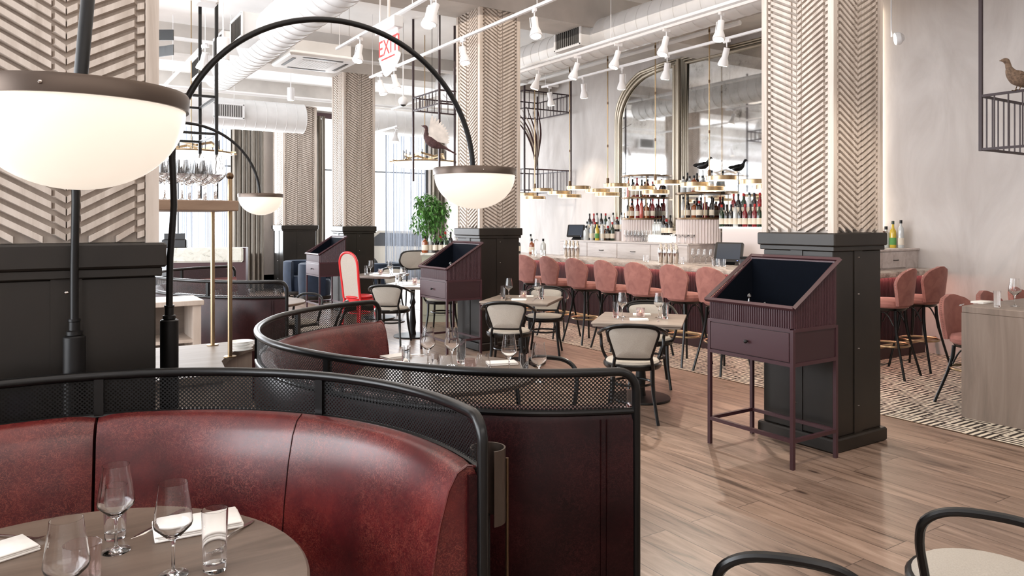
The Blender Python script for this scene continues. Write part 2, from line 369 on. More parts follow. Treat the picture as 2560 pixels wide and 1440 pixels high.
# ================================================================ SETTING
CEIL = 4.88; XW = 9.5; YF = 18.6; XL = -6.0
struct('floor', MB().b2(XL, 6.1, -2.5, YF, -.1, 0), 'oak_floor')
struct('floor', MB().b2(6.1, XW, -2.5, YF, -.1, .001), 'key_tiles')
struct('trim_1', MB().b2(6.085, 6.1, -2.5, YF, -.05, .003), 'dull_brass')
struct('ceiling', MB().b2(XL, XW, -2.5, YF, CEIL, CEIL+.2), 'ceiling_paint')
for i, y in enumerate((3.49, 8.45, 13.37, 17.6)):
    struct('trim_%d' % (i+2), MB().b2(XL, XW, y-.32, y+.32, 4.4, CEIL), 'beam_paint')
struct('trim_6', MB().b2(8.7, XW, -2.5, YF, 4.62, CEIL), 'beam_paint')
struct('wall_right', MB().b2(XW, XW+.2, -2.5, YF, 0, CEIL), 'plaster')
struct('baseboard_right', MB().b2(XW-.02, XW, -2.5, 4.7, 0, .12), 'plaster')
# far wall with tall windows, glazing bars in each
def window(n, x0, x1, z0, z1, y=None, x=None, cols=4, rows=(1.2, 2.6, 3.5)):
    """y given: window in the wall along X; x given: window in the wall along Y"""
    def P(a0, a1, d, z0_, z1_, t): return (a0, a1, y-t+d, y+t+d, z0_, z1_) if y is not None else (x-t+d, x+t+d, a0, a1, z0_, z1_)
    f = MB(); w = .05
    for a0, a1, za, zb in ((x0, x0+w, z0, z1), (x1-w, x1, z0, z1), (x0, x1, z0, z0+w), (x0, x1, z1-w, z1)): f.b2(*P(a0, a1, 0, za, zb, .04))
    for k in range(1, cols):
        a = x0+(x1-x0)*k/cols; f.b2(*P(a-.012, a+.012, 0, z0, z1, .015))
    for z in rows: f.b2(*P(x0, x1, 0, z-.015, z+.015, .015))
    o = struct('window_%d' % n, f, 'black_metal')
    g = MB().b2(*P(x0+.02, x1-.02, 0, z0+.02, z1-.02, .003)); g.build('pane', 'pane', o, smooth=0)
wf = MB(); opens = [(-5.6, -1.2), (-.4, 4.5), (5.6, 9.3)]
xs = [XL]+[q for o in opens for q in o]+[XW]
for a, b_ in zip(xs[::2], xs[1::2]): wf.b2(a, b_, YF, YF+.25, 0, 4.4)
wf.b2(XL, XW, YF, YF+.25, 4.4, CEIL); wf.b2(XL, XW, YF, YF+.25, 0, .35)
struct('wall_far', wf, 'plaster')
for i, (a, b_) in enumerate(opens): window(i+1, a, b_, .35, 4.4, y=YF+.1, cols=3, rows=(3.0,))
wl = MB(); ops = [(-1.6, 2.4), (4.2, 7.8), (9.2, 12.8), (14.0, 17.6)]
ys = [-2.5]+[q for o in ops for q in o]+[YF]
for a, b_ in zip(ys[::2], ys[1::2]): wl.b2(XL-.25, XL, a, b_, 0, CEIL)
for a, b_ in ops: wl.b2(XL-.25, XL, a, b_, 0, .4); wl.b2(XL-.25, XL, a, b_, 4.3, CEIL)
struct('wall_left', wl, 'plaster')
for i, (a, b_) in enumerate(ops): window(i+4, a, b_, .4, 4.3, x=XL-.1, cols=4, rows=(1.3, 2.3, 3.3))
tag(MB().b2(-14, 16, YF+.3, 40, -.2, -.1).build('ground', 'ground', smooth=0), kind='structure')

struct('wall_back', MB().b2(XL, XW, -2.75, -2.5, 0, CEIL), 'plaster')
# ---------------------------------------------------------------- columns
def herring_panel(w, z0, z1, wood_t=.036):
    """chevron slats standing on a backing; local: face looks to -Y, x across"""
    mb = MB(); hw = w/2; e = .046
    mb.b2(-hw+e, hw-e, 0, .02, z0, z1)
    pitch = .0465; sl = .52
    def slat(xa, xb, zc, s, t=.0122, d=wood_t, side=1):
        h = t; lo = z0+h+.0015; hi = z1-h-.0015
        if zc < lo: xa += (lo-zc)/s; zc = lo
        if xa > xb-.006: return
        if zc+(xb-xa)*s > hi: xb = xa+(hi-zc)/s
        if xa > xb-.006: return
        za, zb = zc, zc+(xb-xa)*s; A, B = (xa, xb)
        q = [(A, za-h), (B, zb-h), (B, zb+h), (A, za+h)]
        q = [(x, min(max(z, z0), z1)) for x, z in q]
        if abs(q[0][1]-q[3][1]) < .002 and abs(q[1][1]-q[2][1]) < .002: return
        b = min(.012, (xb-xa)*.25)
        vs = [(x*side, 0.0, z) for x, z in q]; fr = [(q[0][0]+b*.2, q[0][1]), (q[1][0]-b, q[1][1]), (q[2][0]-b, q[2][1]), (q[3][0]+b*.2, q[3][1])]
        vs += [(x*side, -d, z) for x, z in fr]
        mb.add(vs, [(0, 1, 5, 4), (1, 2, 6, 5), (2, 3, 7, 6), (3, 0, 4, 7), (4, 5, 6, 7)] if side > 0 else [(1, 0, 4, 5), (2, 1, 5, 6), (3, 2, 6, 7), (0, 3, 7, 4), (7, 6, 5, 4)])
    n = int((z1-z0)/pitch)+6
    for sd in (1, -1):
        for i in range(-6, n):
            z = z0+i*pitch
            slat(.045, hw-e-.028, z, sl, side=sd)
            slat(.0, .047, z+pitch*.45, sl*.9, side=sd, d=wood_t*.9)
            slat(hw-e-.03, hw-e+.004, z+.045+pitch*.6, sl*.5, side=sd, d=wood_t*.8)
    return mb
def make_column(loc, label, w=.62):
    t = thing('column', label, 'column', loc)
    k = w/.62
    def sq(mb, h, z0, z1, r=.006): return mb.bev(-h*k, h*k, -h*k, h*k, z0, z1, r)
    sq(MB(), .335, 0, .1, .012).build('plinth', 'dark_steel', t, smooth=0)
    wb = sq(MB(), .3, .1, 1.44)
    for a in range(4):
        m = Matrix.Rotation(a*pi/2, 4, 'Z'); wb.box((0, -.302*k, .77), (.1, .008, 1.34), m)
    wc = wb.build('wainscot', 'dark_steel', t, smooth=0)
    for a in range(4):
        m = Matrix.Rotation(a*pi/2, 4, 'Z'); sb = MB()
        for z in (.3, .72, 1.12, 1.39): sb.ball((0, 0, 0), .009, 8, .6, m @ Matrix.Translation((0, -.306*k, z)))
        sb.build('studs', 'silver', wc)
    cp = MB(); sq(cp, .335, 1.475, 1.57, .008); sq(cp, .32, 1.44, 1.475, .004); cp.build('cap', 'dark_steel', t, smooth=0)
    cr = MB()
    for sx in (-1, 1):
        for sy in (-1, 1):
            x, y = sx*(w/2-.023), sy*(w/2-.023); cr.b2(x-.023, x+.023, y-.023, y+.023, 1.57, CEIL-.001)
    cr.b2(-w/2+.056, w/2-.056, -w/2+.056, w/2-.056, 1.57, CEIL-.001)
    cr.build('corner_trim', 'ash', t, smooth=0)
    pm = herring_panel(w, 1.572, CEIL-.002).build('herringbone_panel', 'ash', t, smooth=0)
    pm.location = (0, -w/2+.04, 0)
    for a in (1, 2, 3):
        o = pm.copy(); col.objects.link(o); v = Matrix.Rotation(a*pi/2, 3, 'Z') @ Vector((0, -w/2+.04, 0)); o.location = v; o.rotation_euler = (0, 0, a*pi/2)
    return t
c0 = make_column((5.105, 3.485, 0), 'large carved herringbone column with black steel wainscot beside the nearest purple stand')
dup(c0, (5.105, 8.45, 0), label='carved herringbone column with black steel wainscot in the centre, behind the middle purple stand')
dup(c0, (5.105, 13.37, 0), label='carved herringbone column behind the red cane chair')
dup(c0, (.108, 3.485, 0), label='nearest carved herringbone column at the left edge, behind the big glowing bowl')
dup(c0, (5.35, 17.9, 0), label='farthest wide herringbone column between the brown curtains', scale=(1.32, 1.32, 1))

# ---------------------------------------------------------------- curtains
def curtain(name, x0, x1, y, z0, z1, mat, label, cat, waves, amp=.06, group=None, axis='x'):
    n = max(24, waves*10); rs = []
    for z in (z0, z0+(z1-z0)*.5, z1-.12, z1):
        k = 1 if z < z1-.2 else .75
        rs.append([(x0+(x1-x0)*i/n, y+amp*k*sin(tau*waves*i/n+.4*sin(i*.21))+.02*sin(i*.9), z) for i in range(n+1)])
    if axis == 'y': rs = [[(q[1], q[0], q[2]) for q in r] for r in rs]
    mb = MB(); mb.loft(rs, close=False)
    return tag(mb.build(name, mat, smooth=80), label, cat, group)
def rod(x0, x1, y, z, label):
    t = MB().cyl((x0, y, z), (x1, y, z), .018); t.ball((x0, y, z), .03); t.ball((x1, y, z), .03)
    tag(t.build('curtain_rod', 'white_metal'), label, 'curtain rod')
YC = 18.15
curtain('curtain', onY(577, YC), onY(660, YC), YC, .02, 4.3, 'curtain', 'heavy grey brown floor length curtain left of the farthest column', 'curtain', 7, .08)
curtain('curtain', onY(762, YC), onY(812, YC), YC+.0, .02, 4.3, 'curtain', 'heavy grey brown curtain right of the farthest column', 'curtain', 5, .08)
curtain('curtain', onY(1072, YC), onY(1110, YC), YC-.1, .02, 4.3, 'curtain', 'brown curtain in the far corner beside the right wall, behind the plant', 'curtain', 4, .07)
curtain('sheer_curtain', onY(455, YC), onY(575, YC), YC+.2, .02, 4.32, 'sheer', 'striped sheer curtain over the window behind the stemware shelf', 'sheer curtain', 12, .06)
curtain('sheer_curtain', onY(972, YC), onY(1072, YC), YC+.2, .02, 4.32, 'sheer', 'blue grey sheer curtain over the window right of the red chair column', 'sheer curtain', 11, .06)
for a, b_, q in ((-.4, 4.5, 'left'), (5.6, 9.3, 'right')):
    tag(MB().b2(a, b_, YC+.22, YC+.34, 4.28, 4.42).build('curtain_header', 'maroon', smooth=0), 'dark pleated curtain heading band on the %s far window' % q, 'curtain heading')
    rod(a+.05, b_-.02, YC+.06, 4.24, 'white curtain rod across the %s far window' % q)
for i, (a, b_) in enumerate([(2.2, 2.7), (4.0, 4.5), (7.5, 8.1), (8.9, 9.5)]):
    curtain('curtain', a, b_, XL+.25, .02, 4.25, 'curtain', 'long grey brown curtain seen in the bar mirrors, %s from the front' % NTH[i], 'curtain', 4, .06, axis='y')

# ================================================================ ARC LAMPS
def arc_lamp(loc, sx, sy, tilt, label, side=0.0):
    """base at loc, shade hung over (sx, sy); pole rises, arcs over and comes down into the shade"""
    t = thing('arc_floor_lamp', label, 'floor lamp', (loc[0], loc[1], 0))
    D = hypot(sx, sy); ux, uy = sx/D, sy/D; nx, ny = -uy, ux; zc = 1.9; rr = D/2
    b = MB(); b.lathe([(.0, 0), (.11, 0), (.11, .012), (.036, .02), (.036, 1.235), (.03, 1.24), (0, 1.24)], 28); b.build('base_post', 'black_metal', t)
    MB().lathe([(.022, 1.24), (.026, 1.243), (.026, 1.256), (.018, 1.26), (.018, 1.29), (.02, 1.292), (.02, 1.3), (0, 1.3)], 20).build('collar', 'black_metal', t)
    pts = [(0, 0, 1.26), (0.003*ux, .003*uy, 1.5)]
    pts += [(.018*ux+.004*nx, .018*uy+.004*ny, 1.72)]
    N = 30
    for i in range(N+1):
        a = pi*(1-i/N)*.985+.02; x = rr+rr*cos(a)*.985; z = zc+rr*sin(a)*.97
        s = side*sin(a)
        pts.append((x*ux+s*nx, x*uy+s*ny, z))
    MB().tube(spl(pts, 2), .0135, 12).build('arc_pole', 'black_metal', t)
    sh = MB(); R0 = .21
    MB().lathe([(R0-.004, 1.888), (R0+.002, 1.888), (R0+.004, 1.917), (R0, 1.924), (.03, 1.93), (.0, 1.93)], 56, (sx, sy, 0)).build('lamp_rim', 'dull_bronze', t)
    sw = MB()
    for a in range(3): sw.ball((sx+(R0+.004)*cos(a*tau/3-1.9), sy+(R0+.004)*sin(a*tau/3-1.9), 1.904), .004, 8)
    sw.build('screws', 'silver', t)
    pr = [(R0-.006, 1.91)]+[((R0-.004)*cos(u*pi/2/14), 1.889-.172*sin(u*pi/2/14)) for u in range(15)]
    MB().lathe([(max(r, 1e-6), z) for r, z in pr], 56, (sx, sy, 0), cap=False).build('lamp_bowl', 'opal', t)
    return t
L1 = (.13, 3.1); s1 = PD(196, 1.545); s2 = PD(1187, 3.79); s3 = PD(652, 7.2)
arc_lamp(L1, s1[0]-L1[0], s1[1]-L1[1], 0, 'nearest arc lamp with a huge glowing opal bowl over the front booth table', side=.05)
arc_lamp((.487, 3.40), s2[0]-.487, s2[1]-3.4, 0, 'arc lamp with tall black hoop, glowing bowl over the middle booth table')
arc_lamp((.5, 7.4), s3[0]-.5, s3[1]-7.4, 0, 'farthest arc lamp with small glowing bowl in front of the brown curtain')

# ================================================================ BOOTHS
def resample(P, step):
    P = [Vector((p[0], p[1], 0)) for p in P]; out = [P[0]]; acc = 0
    for a, b in zip(P, P[1:]):
        d = (b-a).length; t = step-acc
        while t < d: out.append(a+(b-a)*t/d); t += step
        acc = (acc+d) % step
    if (out[-1]-P[-1]).length > step*.3: out.append(P[-1])
    else: out[-1] = P[-1]
    return out
def booth(path, inner, loc, label, joints, posts, seatd=.4, seams=()):
    """path: plan polyline of the back rail; inner=+1 when the seat lies left of the walking direction"""
    t = thing('curved_booth', label, 'booth', loc)
    P = resample([(p[0]-loc[0], p[1]-loc[1]) for p in path], .045); N = len(P)
    nrm = []
    for i in range(N):
        d = (P[min(i+1, N-1)]-P[max(i-1, 0)]).normalized(); nrm.append(Vector((-d.y, d.x, 0))*inner)
    def off(i, o, z): q = P[i]+nrm[i]*o; return (q.x, q.y, z)
    def tang(i): return (P[min(i+1, N-1)]-P[max(i-1, 0)]).normalized()
    zt, zb = 1.1, .955; r = .07
    # outer frame: end post, rounded corner, top rail, corner, post in one bent tube
    top = []
    t0, t1 = tang(0), tang(N-1)
    for k in range(7):
        a = k/6*pi/2; q = P[0]+t0*(r-r*cos(a)); top.append((q.x, q.y, zt-r+r*sin(a)))
    k0 = 2; top += [off(i, 0, zt) for i in range(k0, N-2)]
    for k in range(7):
        a = (1-k/6)*pi/2; q = P[N-1]-t1*(r-r*cos(a)); top.append((q.x, q.y, zt-r+r*sin(a)))
    pts = [(P[0].x, P[0].y, .02)]+top+[(P[N-1].x, P[N-1].y, .02)]
    MB().tube(pts, .0165, 12).build('frame_rail', 'black_wood', t)
    MB().tube([off(i, 0, zb) for i in range(N)], .012, 10).build('lower_rail', 'black_wood', t)
    for j in posts:
        i = min(N-1, max(0, int(j*(N-1)))); q = P[i]
        mb = MB(); mb.box((q.x, q.y, (zt+zb)/2), (.03, .022, zt-zb), rz=atan2(tang(i).y, tang(i).x)); mb.build('upright', 'black_wood', t, smooth=0)
    # cane
    c = MB(); s = 0
    vs = []; uvs = []
    for i in range(1, N-1):
        if i > 1: s += (P[i]-P[i-1]).length
        z1 = zt-.012
        if i <= 2 or i >= N-3: z1 = zt-.03
        vs += [off(i, 0, zb+.008), off(i, 0, z1)]; uvs += [(s, 0), (s, z1-zb)]
    c.add(vs, [(2*i, 2*i+2, 2*i+3, 2*i+1) for i in range(len(vs)//2-1)]); c.uv = {i: u for i, u in enumerate(uvs)}
    c.build('cane_panel', 'cane_black', t, smooth=80)
    # outer leather skin, gently seamed
    rs = []
    for i in range(N):
        rs.append([off(i, .004, .03), off(i, -.008, .06), off(i, -.01, .5), off(i, -.008, .92), off(i, .004, .945), off(i, .04, .945), off(i, .04, .03)])
    MB().loft(rs, True, True, True).build('outer_upholstery', 'leather_back', t, smooth=40)
    st = MB()
    for j in [.035]+[x for x in joints]+[.965]:
        i = int(j*(N-1)); ta = tang(i)
        for dd in (-.011, .011):
            q = P[i]+ta*dd+nrm[i]*-.012; st.tube([(q.x, q.y, .05), (q.x, q.y, .93)], .0022, 5)
    st.build('outer_seam', 'leather_back', t)
    # inside back cushions, one per module
    prof = [(.012, .945), (.02, .966), (.045, .972), (.075, .955), (.1, .91), (.125, .82), (.145, .7), (.158, .58), (.168, .44), (.168, .3), (.03, .3), (.03, .8)]
    e = [0]+[int(j*(N-1)) for j in joints]+[N-1]
    for a, b in zip(e, e[1:]):
        rs = []
        rng = list(range(a, b+1))
        for n_, i in enumerate(rng):
            m = min(n_, len(rng)-1-n_)
            sft = {0: .014, 1: .004}.get(m, 0); ta = tang(i)
            sh = (.005 if n_ == 0 else -.005 if n_ == len(rng)-1 else 0)
            if a == 0 and n_ == 0 or b == N-1 and n_ == len(rng)-1: sft = .006; sh *= 3
            ring = []
            for o, z in prof:
                oo = o-sft if o > .1 else o; zz = z-sft*.8 if z > .9 else z
                q = P[i]+nrm[i]*oo+ta*sh; ring.append((q.x, q.y, zz))
            rs.append(ring)
        MB().loft(rs, True, True, True).build('back_cushion', 'leather', t, smooth=50)
        rs = []
        sp = [(.16, .3), (.16, .45), (.2, .468), (seatd, .468), (seatd+.03, .45), (seatd+.035, .38), (seatd+.03, .3)]
        for n_, i in enumerate(rng):
            m = min(n_, len(rng)-1-n_); sft = .008 if m == 0 else 0; ta = tang(i); sh = (.005 if n_ == 0 else -.005 if n_ == len(rng)-1 else 0)
            rs.append([tuple(P[i]+nrm[i]*o+ta*sh+Vector((0, 0, z-sft))) for o, z in sp])
        MB().loft(rs, True, True, True).build('seat_cushion', 'leather', t, smooth=50)
    for j in seams:
        i = int(j*(N-1)); MB().tube([off(i, o+.0012, z) for o, z in prof[2:9]], .002, 6).build('back_seam', 'leather_back', t)
    for i, sg in ((0, -1), (N-1, 1)):   # welt round the open ends
        ta = tang(i)*sg*(.004 if i else .014); MB().tube([tuple(Vector(off(i, o-.004, z))+ta*(1 if i else -1)*0+tang(i)*sg*(-.014)) for o, z in prof[1:9]], .004, 6).build('end_welt', 'leather', t)
    rs = [[off(i, .05, .01), off(i, .05, .295), off(i, seatd-.02, .295), off(i, seatd-.02, .01)] for i in range(N)]
    MB().loft(rs, True, True, True).build('plinth', 'leather_back', t, smooth=40)
    return t
ang = [R(a) for a in range(-9, 206, 5)]
b1 = [(-.03+1.1*cos(a), 1.95+1.1*sin(a)) for a in ang]
booth(b1, 1, (-.03, 1.95, 0), 'front oxblood leather booth with black cane back around the nearest round table', (.42, .72), (.22, .42, .72), .42, (.23, .57))
b2 = [(1.87, 2.04), (1.58, 2.18), (1.33, 2.40), (1.13, 2.70), (.99, 3.03), (.92, 3.35), (.92, 3.65), (1.0, 3.98), (1.18, 4.32), (1.42, 4.56), (1.7, 4.72), (2.02, 4.8)]
B2 = spl([(x, y, 0) for x, y in b2], 6)
booth(B2[::-1], 1, (2.1, 3.45, 0), 'middle oxblood leather booth with black cane rail curving around the second round table', (.35, .66), (.2, .42, .66), .42)
booth([(p[0]+.1, p[1]+4.8) for p in B2[::-1]], 1, (2.2, 8.25, 0), 'rear oxblood leather booth with black cane rail, far left beyond the service counter', (.35, .66), (.2, .35, .66, .8), .42)

# ================================================================ TABLES
def round_table(loc, r, label, h=.75):
    t = thing('round_table', label, 'table', loc)
    MB().lathe([(0, h-.034), (r-.03, h-.034), (r-.008, h-.028), (r, h-.016), (r-.001, h-.006), (r-.008, h), (0, h)], 72).build('tabletop', 'table_oak', t, smooth=40)
    MB().lathe([(0, 0), (.3, 0), (.3, .012), (.06, .03), (.045, .06), (.045, h-.06), (.16, h-.034), (0, h-.034)], 32).build('pedestal', 'black_metal', t)
round_table((.03, 2.06, 0), .6, 'round brown oak table in the front booth, laid with glasses and napkins')
round_table((2.1, 3.95, 0), .55, 'round oak table in the middle booth crowded with glasses')
round_table((2.12, 8.6, 0), .55, 'round table in the rear booth with stemless glasses')
def square_table(loc, rz, label, s=.8, h=.75):
    t = thing('square_table', label, 'table', loc, rz)
    mb = MB(); q = s/2
    mb.bev(-q, q, -q, q, h-.02, h, .004); mb.bev(-q+.012, q-.012, -q+.012, q-.012, h-.04, h-.02, .004)
    mb.build('tabletop', 'table_grey', t, smooth=0)
    MB().lathe([(0, h-.04), (.1, h-.042), (.1, h-.055), (.035, h-.08), (.03, h-.2), (.045, h-.26), (.03, h-.3), (.04, .3), (.05, .2), (.04, .1), (.05, .03), (0, .03)][::-1], 24).build('pedestal', 'black_metal', t)
    MB().lathe([(0, 0), (.27, 0), (.275, .008), (.27, .02), (.06, .032), (0, .032)], 48).build('base_disc', 'black_metal', t)
    return t
T1 = (4.78, 5.15); T2 = (4.82, 7.2); T3 = (4.62, 9.75); T4 = (5.0, 11.9); TA = R(41)
square_table(T1+(0,), TA, 'square grey wood table nearest the first purple stand, laid for two')
square_table(T2+(0,), TA, 'square grey wood table in front of the middle column, laid for two')
square_table(T3+(0,), TA, 'square grey wood table left of the middle purple stand')
square_table(T4+(0,), TA, 'square grey wood table beside the red cane chair')

# ---------------------------------------------------------------- bentwood chairs
def bent_chair(label, loc, rz, arms=True):
    """faces +Y in its own frame"""
    t = thing('bentwood_chair', label, 'chair', loc, rz)
    MB().lathe([(0, .452), (.2, .452), (.222, .462), (.226, .475), (.212, .49), (.15, .5), (0, .503)], 36).build('seat_cushion', 'linen', t)
    MB().lathe([(.19, .425), (.236, .425), (.246, .44), (.246, .462), (.238, .472), (.226, .47), (.2, .455)], 36, cap=False).build('seat_frame', 'black_wood', t)
    for sx in (-1, 1):
        MB().tube(spl([(sx*.17, .15, .44), (sx*.175, .17, .25), (sx*.205, .215, 0)], 4), .016, 8, radii=[.017]*5+[.014]*4).build('leg', 'black_wood', t)
        MB().tube(spl([(sx*.16, -.19, .46), (sx*.165, -.2, .25), (sx*.2, -.28, 0)], 4), .016, 8, radii=[.017]*5+[.014]*4).build('leg', 'black_wood', t)
    MB().tube([(.165*cos(a), .165*sin(a)-.01, .29) for a in [tau*i/28 for i in range(28)]], .011, 8, closed=True).build('ring_stretcher', 'black_wood', t)
    if arms:
        def bk(x, z):   # bowed, leaning back plane
            return (x, -.215-(z-.5)*.2+.35*x*x, z)
        loop = [(-.145, .53), (-.15, .55), (-.185, .66), (-.205, .73), (-.195, .765), (-.15, .785), (0, .795), (.15, .785), (.195, .765), (.205, .73), (.185, .66), (.15, .55), (.145, .53), (.08, .525), (-.08, .525)]
        L3 = spl([bk(x, z) for x, z in loop], 4, True)
        MB().tube(L3, .0135, 8, closed=True).build('back_frame', 'black_wood', t)
        c = Vector(bk(0, .66)); mb = MB(); n = len(L3)
        for s in (1, -1):
            rings = [[(p+(c-p)*f+Vector((0, s*d, 0)))[:] for p in L3] for f, d in ((.02, .004), (.08, .016), (.5, .02), (.98, .022))]
            mb.loft(rings if s < 0 else [r[::-1] for r in rings], True, False, True)
        mb.build('back_panel', 'linen', t, smooth=50)
        for sx in (-1, 1):
            MB().tube(spl([bk(sx*.145, .54), (sx*.155, -.215, .49), (sx*.16, -.2, .44)], 4), .014, 8).build('back_post', 'black_wood', t)
        arm = [(-.2, .1, .45), (-.235, .12, .49), (-.262, .1, .57), (-.268, .12, .65), (-.275, .09, .69), (-.285, .0, .695), (-.28, -.12, .72), (-.235, -.25, .77), (-.13, -.30, .808), (0, -.315, .815)]
        arm += [(-x, y, z) for x, y, z in arm[:-1]][::-1]
        MB().tube(spl(arm, 4), .0135, 8).build('arm_rail', 'black_wood', t)
    else:
        hp = [(-.165, -.17, .44), (-.18, -.2, .55), (-.19, -.235, .65), (-.175, -.262, .725), (-.11, -.278, .772), (0, -.285, .785)]
        hp += [(-x, y, z) for x, y, z in hp[:-1]][::-1]
        MB().tube(spl(hp, 4), .0145, 10).build('back_hoop', 'black_wood', t)
    return t
def face(a, b): return atan2(b[1]-a[1], b[0]-a[0])-pi/2
U = Vector((cos(R(49)), sin(R(49))))   # pairs of chairs face each other along this line
def at(T, k, s=0): return (T[0]+U.x*k-U.y*s, T[1]+U.y*k+U.x*s, 0)
ch = bent_chair('black bentwood armchair with linen back at the near side of the nearest square table', at(T1, -.64, .09), face((0, 0), U))
dup(ch, at(T1, .60, -.1), face(U, (0, 0)), 'bentwood armchair tucked at the far side of the nearest square table')
dup(ch, at(T2, -.66, .06), face((0, 0), U), 'bentwood armchair with linen back at the near side of the table before the middle column')
dup(ch, at(T2, .62, -.2), face(U, (0, 0)), 'bentwood armchair at the bar side of the table before the middle column')
dup(ch, at(T3, -.6, .12), face((0, 0), U), 'bentwood armchair with linen back just left of the middle purple stand')
dup(ch, at(T3, .55, -.3), face(U, (0, 0)), 'bentwood armchair seen through the legs of the middle purple stand')
dup(ch, at(T4, .62, .0), face(U, (0, 0)), 'bentwood armchair beyond the table with the red chair')
hc = bent_chair('open hoop bentwood chair in the bottom right corner with round linen seat', (2.63, 1.18, 0), face((0, 0), (.9, .43)), False)
dup(hc, (1.86, 1.37, 0), face((0, 0), (.8, .6)), 'hoop bentwood chair with only its top rail showing at the bottom edge')
dup(hc, (2.58, 3.62, 0), face((2.6, 3.6), (2.1, 3.0)), 'hoop bentwood chair closing the middle booth table')
for k, (px, py, a) in enumerate([(742, 738, 130), (800, 752, 60)]):
    g = G(px, py, .79); dup(hc, (g.x, g.y, 0), R(a), 'hoop bentwood chair at the rear booth table, %s of two from the left' % NTH[k])
# red cane chair
def red_chair(loc, rz):
    t = thing('cane_chair', 'tall red framed chair with pale cane back at the far square table', 'chair', loc, rz)
    MB().lathe([(0, .44), (.2, .44), (.225, .452), (.225, .468), (.2, .48), (0, .482)], 32).build('seat', 'red_lacquer', t)
    MB().lathe([(.17, .39), (.215, .39), (.22, .44), (.17, .44)], 32, cap=False).build('seat_frame', 'red_lacquer', t)
    for sx in (-1, 1): MB().tube([(sx*.17, .14, .44), (sx*.2, .18, 0)], .016, 8).build('leg', 'red_lacquer', t)
    for sx in (-1, 1): MB().tube([(sx*.17, -.17, .46), (sx*.18, -.2, 0)], .018, 8).build('leg', 'red_lacquer', t)
    B = lambda x, z: (x, -.18-(z-.45)*.14, z)
    hp = [(-.17, .44), (-.175, .7), (-.185, .95), (-.165, 1.07), (-.1, 1.145), (0, 1.17)]; hp += [(-x, z) for x, z in hp[:-1]][::-1]
    P = spl([B(x, z) for x, z in hp], 5); MB().tube(P, .02, 10).build('back_frame', 'red_lacquer', t)
    Q = P; rows = []
    n = len(Q)
    for i in range(n//2+1):
        a, b = Q[i], Q[n-1-i]; rows.append([(a.x, a.y+.004, a.z), (b.x, b.y+.004, b.z), (b.x, b.y-.004, b.z), (a.x, a.y-.004, a.z)])
    MB().loft(rows, True, True, True).build('cane_back', 'cane_cream', t, smooth=0)
    MB().tube([(.17*cos(a), .17*sin(a), .2) for a in [tau*i/24 for i in range(24)]], .011, 8, closed=True).build('ring_stretcher', 'red_lacquer', t)
red_chair((4.42, 11.3, 0), face((0, 0), (1, .5)))
# low lounge chair far
t = thing('lounge_armchair', 'grey upholstered oval backed armchair by the far window', 'chair', (6.35, 13.2, 0), R(-10))
pts = spl([(x, -.05, z) for x, z in [(-.36, .93), (-.28, 1.06), (0, 1.08), (.28, 1.06), (.38, .95), (.34, .82), (.2, .74), (0, .74), (-.2, .74), (-.33, .82)]], 4, True)
MB().tube(pts, .02, 8, closed=True).build('back_frame', 'black_wood', t)
mb = MB(); c_ = Vector((0, -.05, .9))
for s_ in (1, -1):
    rr_ = [[(p+(c_-p)*f+Vector((0, s_*d, 0)))[:] for p in pts] for f, d in ((.02, .01), (.1, .03), (.95, .04))]; mb.loft(rr_, True, False, True)
mb.build('back_panel', 'linen', t, smooth=50)
MB().lathe([(0, .4), (.26, .4), (.28, .44), (.25, .48), (0, .49)], 28, (0, .25, 0)).build('seat_cushion', 'linen', t)
for sx in (-1, 1):
    MB().tube(spl([(sx*.22, -.02, .76), (sx*.36, .1, .68), (sx*.42, .35, .72), (sx*.4, .5, .62), (sx*.36, .5, 0)], 5), .014, 8).build('arm_leg', 'black_wood', t)
    MB().tube([(sx*.2, 0, .76), (sx*.24, -.05, 0)], .016, 8).build('leg', 'black_wood', t)

# tub chairs
def tub(loc, rz, label):
    t = thing('tub_chair', label, 'chair', loc, rz)
    rs = []
    for i in range(25):
        a = R(-40)+R(260)*i/24
        rs.append([((.36-o)*cos(a), (.36-o)*sin(a), z) for o, z in ((0, .14), (-.02, .5), (-.01, .78), (.03, .8), (.08, .78), (.09, .4), (.09, .14))])
    MB().loft(rs, True, True, True).build('shell', 'navy_velvet', t, smooth=50)
    MB().lathe([(0, .14), (.28, .14), (.29, .4), (.26, .46), (0, .47)], 28).build('seat_cushion', 'navy_velvet', t)
    MB().lathe([(0, .06), (.34, .06), (.36, .1), (.36, .14), (0, .14)], 28).build('base_ring', 'dark_steel', t)
    for a in (45, 135, 225, 315): MB().cyl((.28*cos(R(a)), .28*sin(R(a)), 0), (.28*cos(R(a)), .28*sin(R(a)), .07), .025).build('leg', 'black_wood', t)
    return t
p_ = PD(752, 16.4); tb = tub((p_[0], p_[1], 0), 0, 'navy velvet tub chair left of the farthest purple stand')
p_ = PD(792, 15.4); dup(tb, (p_[0], p_[1], 0), R(60), 'navy velvet tub chair seen through the legs of the farthest purple stand')
p_ = PD(962, 15.6); dup(tb, (p_[0], p_[1], 0), R(200), 'navy velvet tub chair right of the third column by the window')

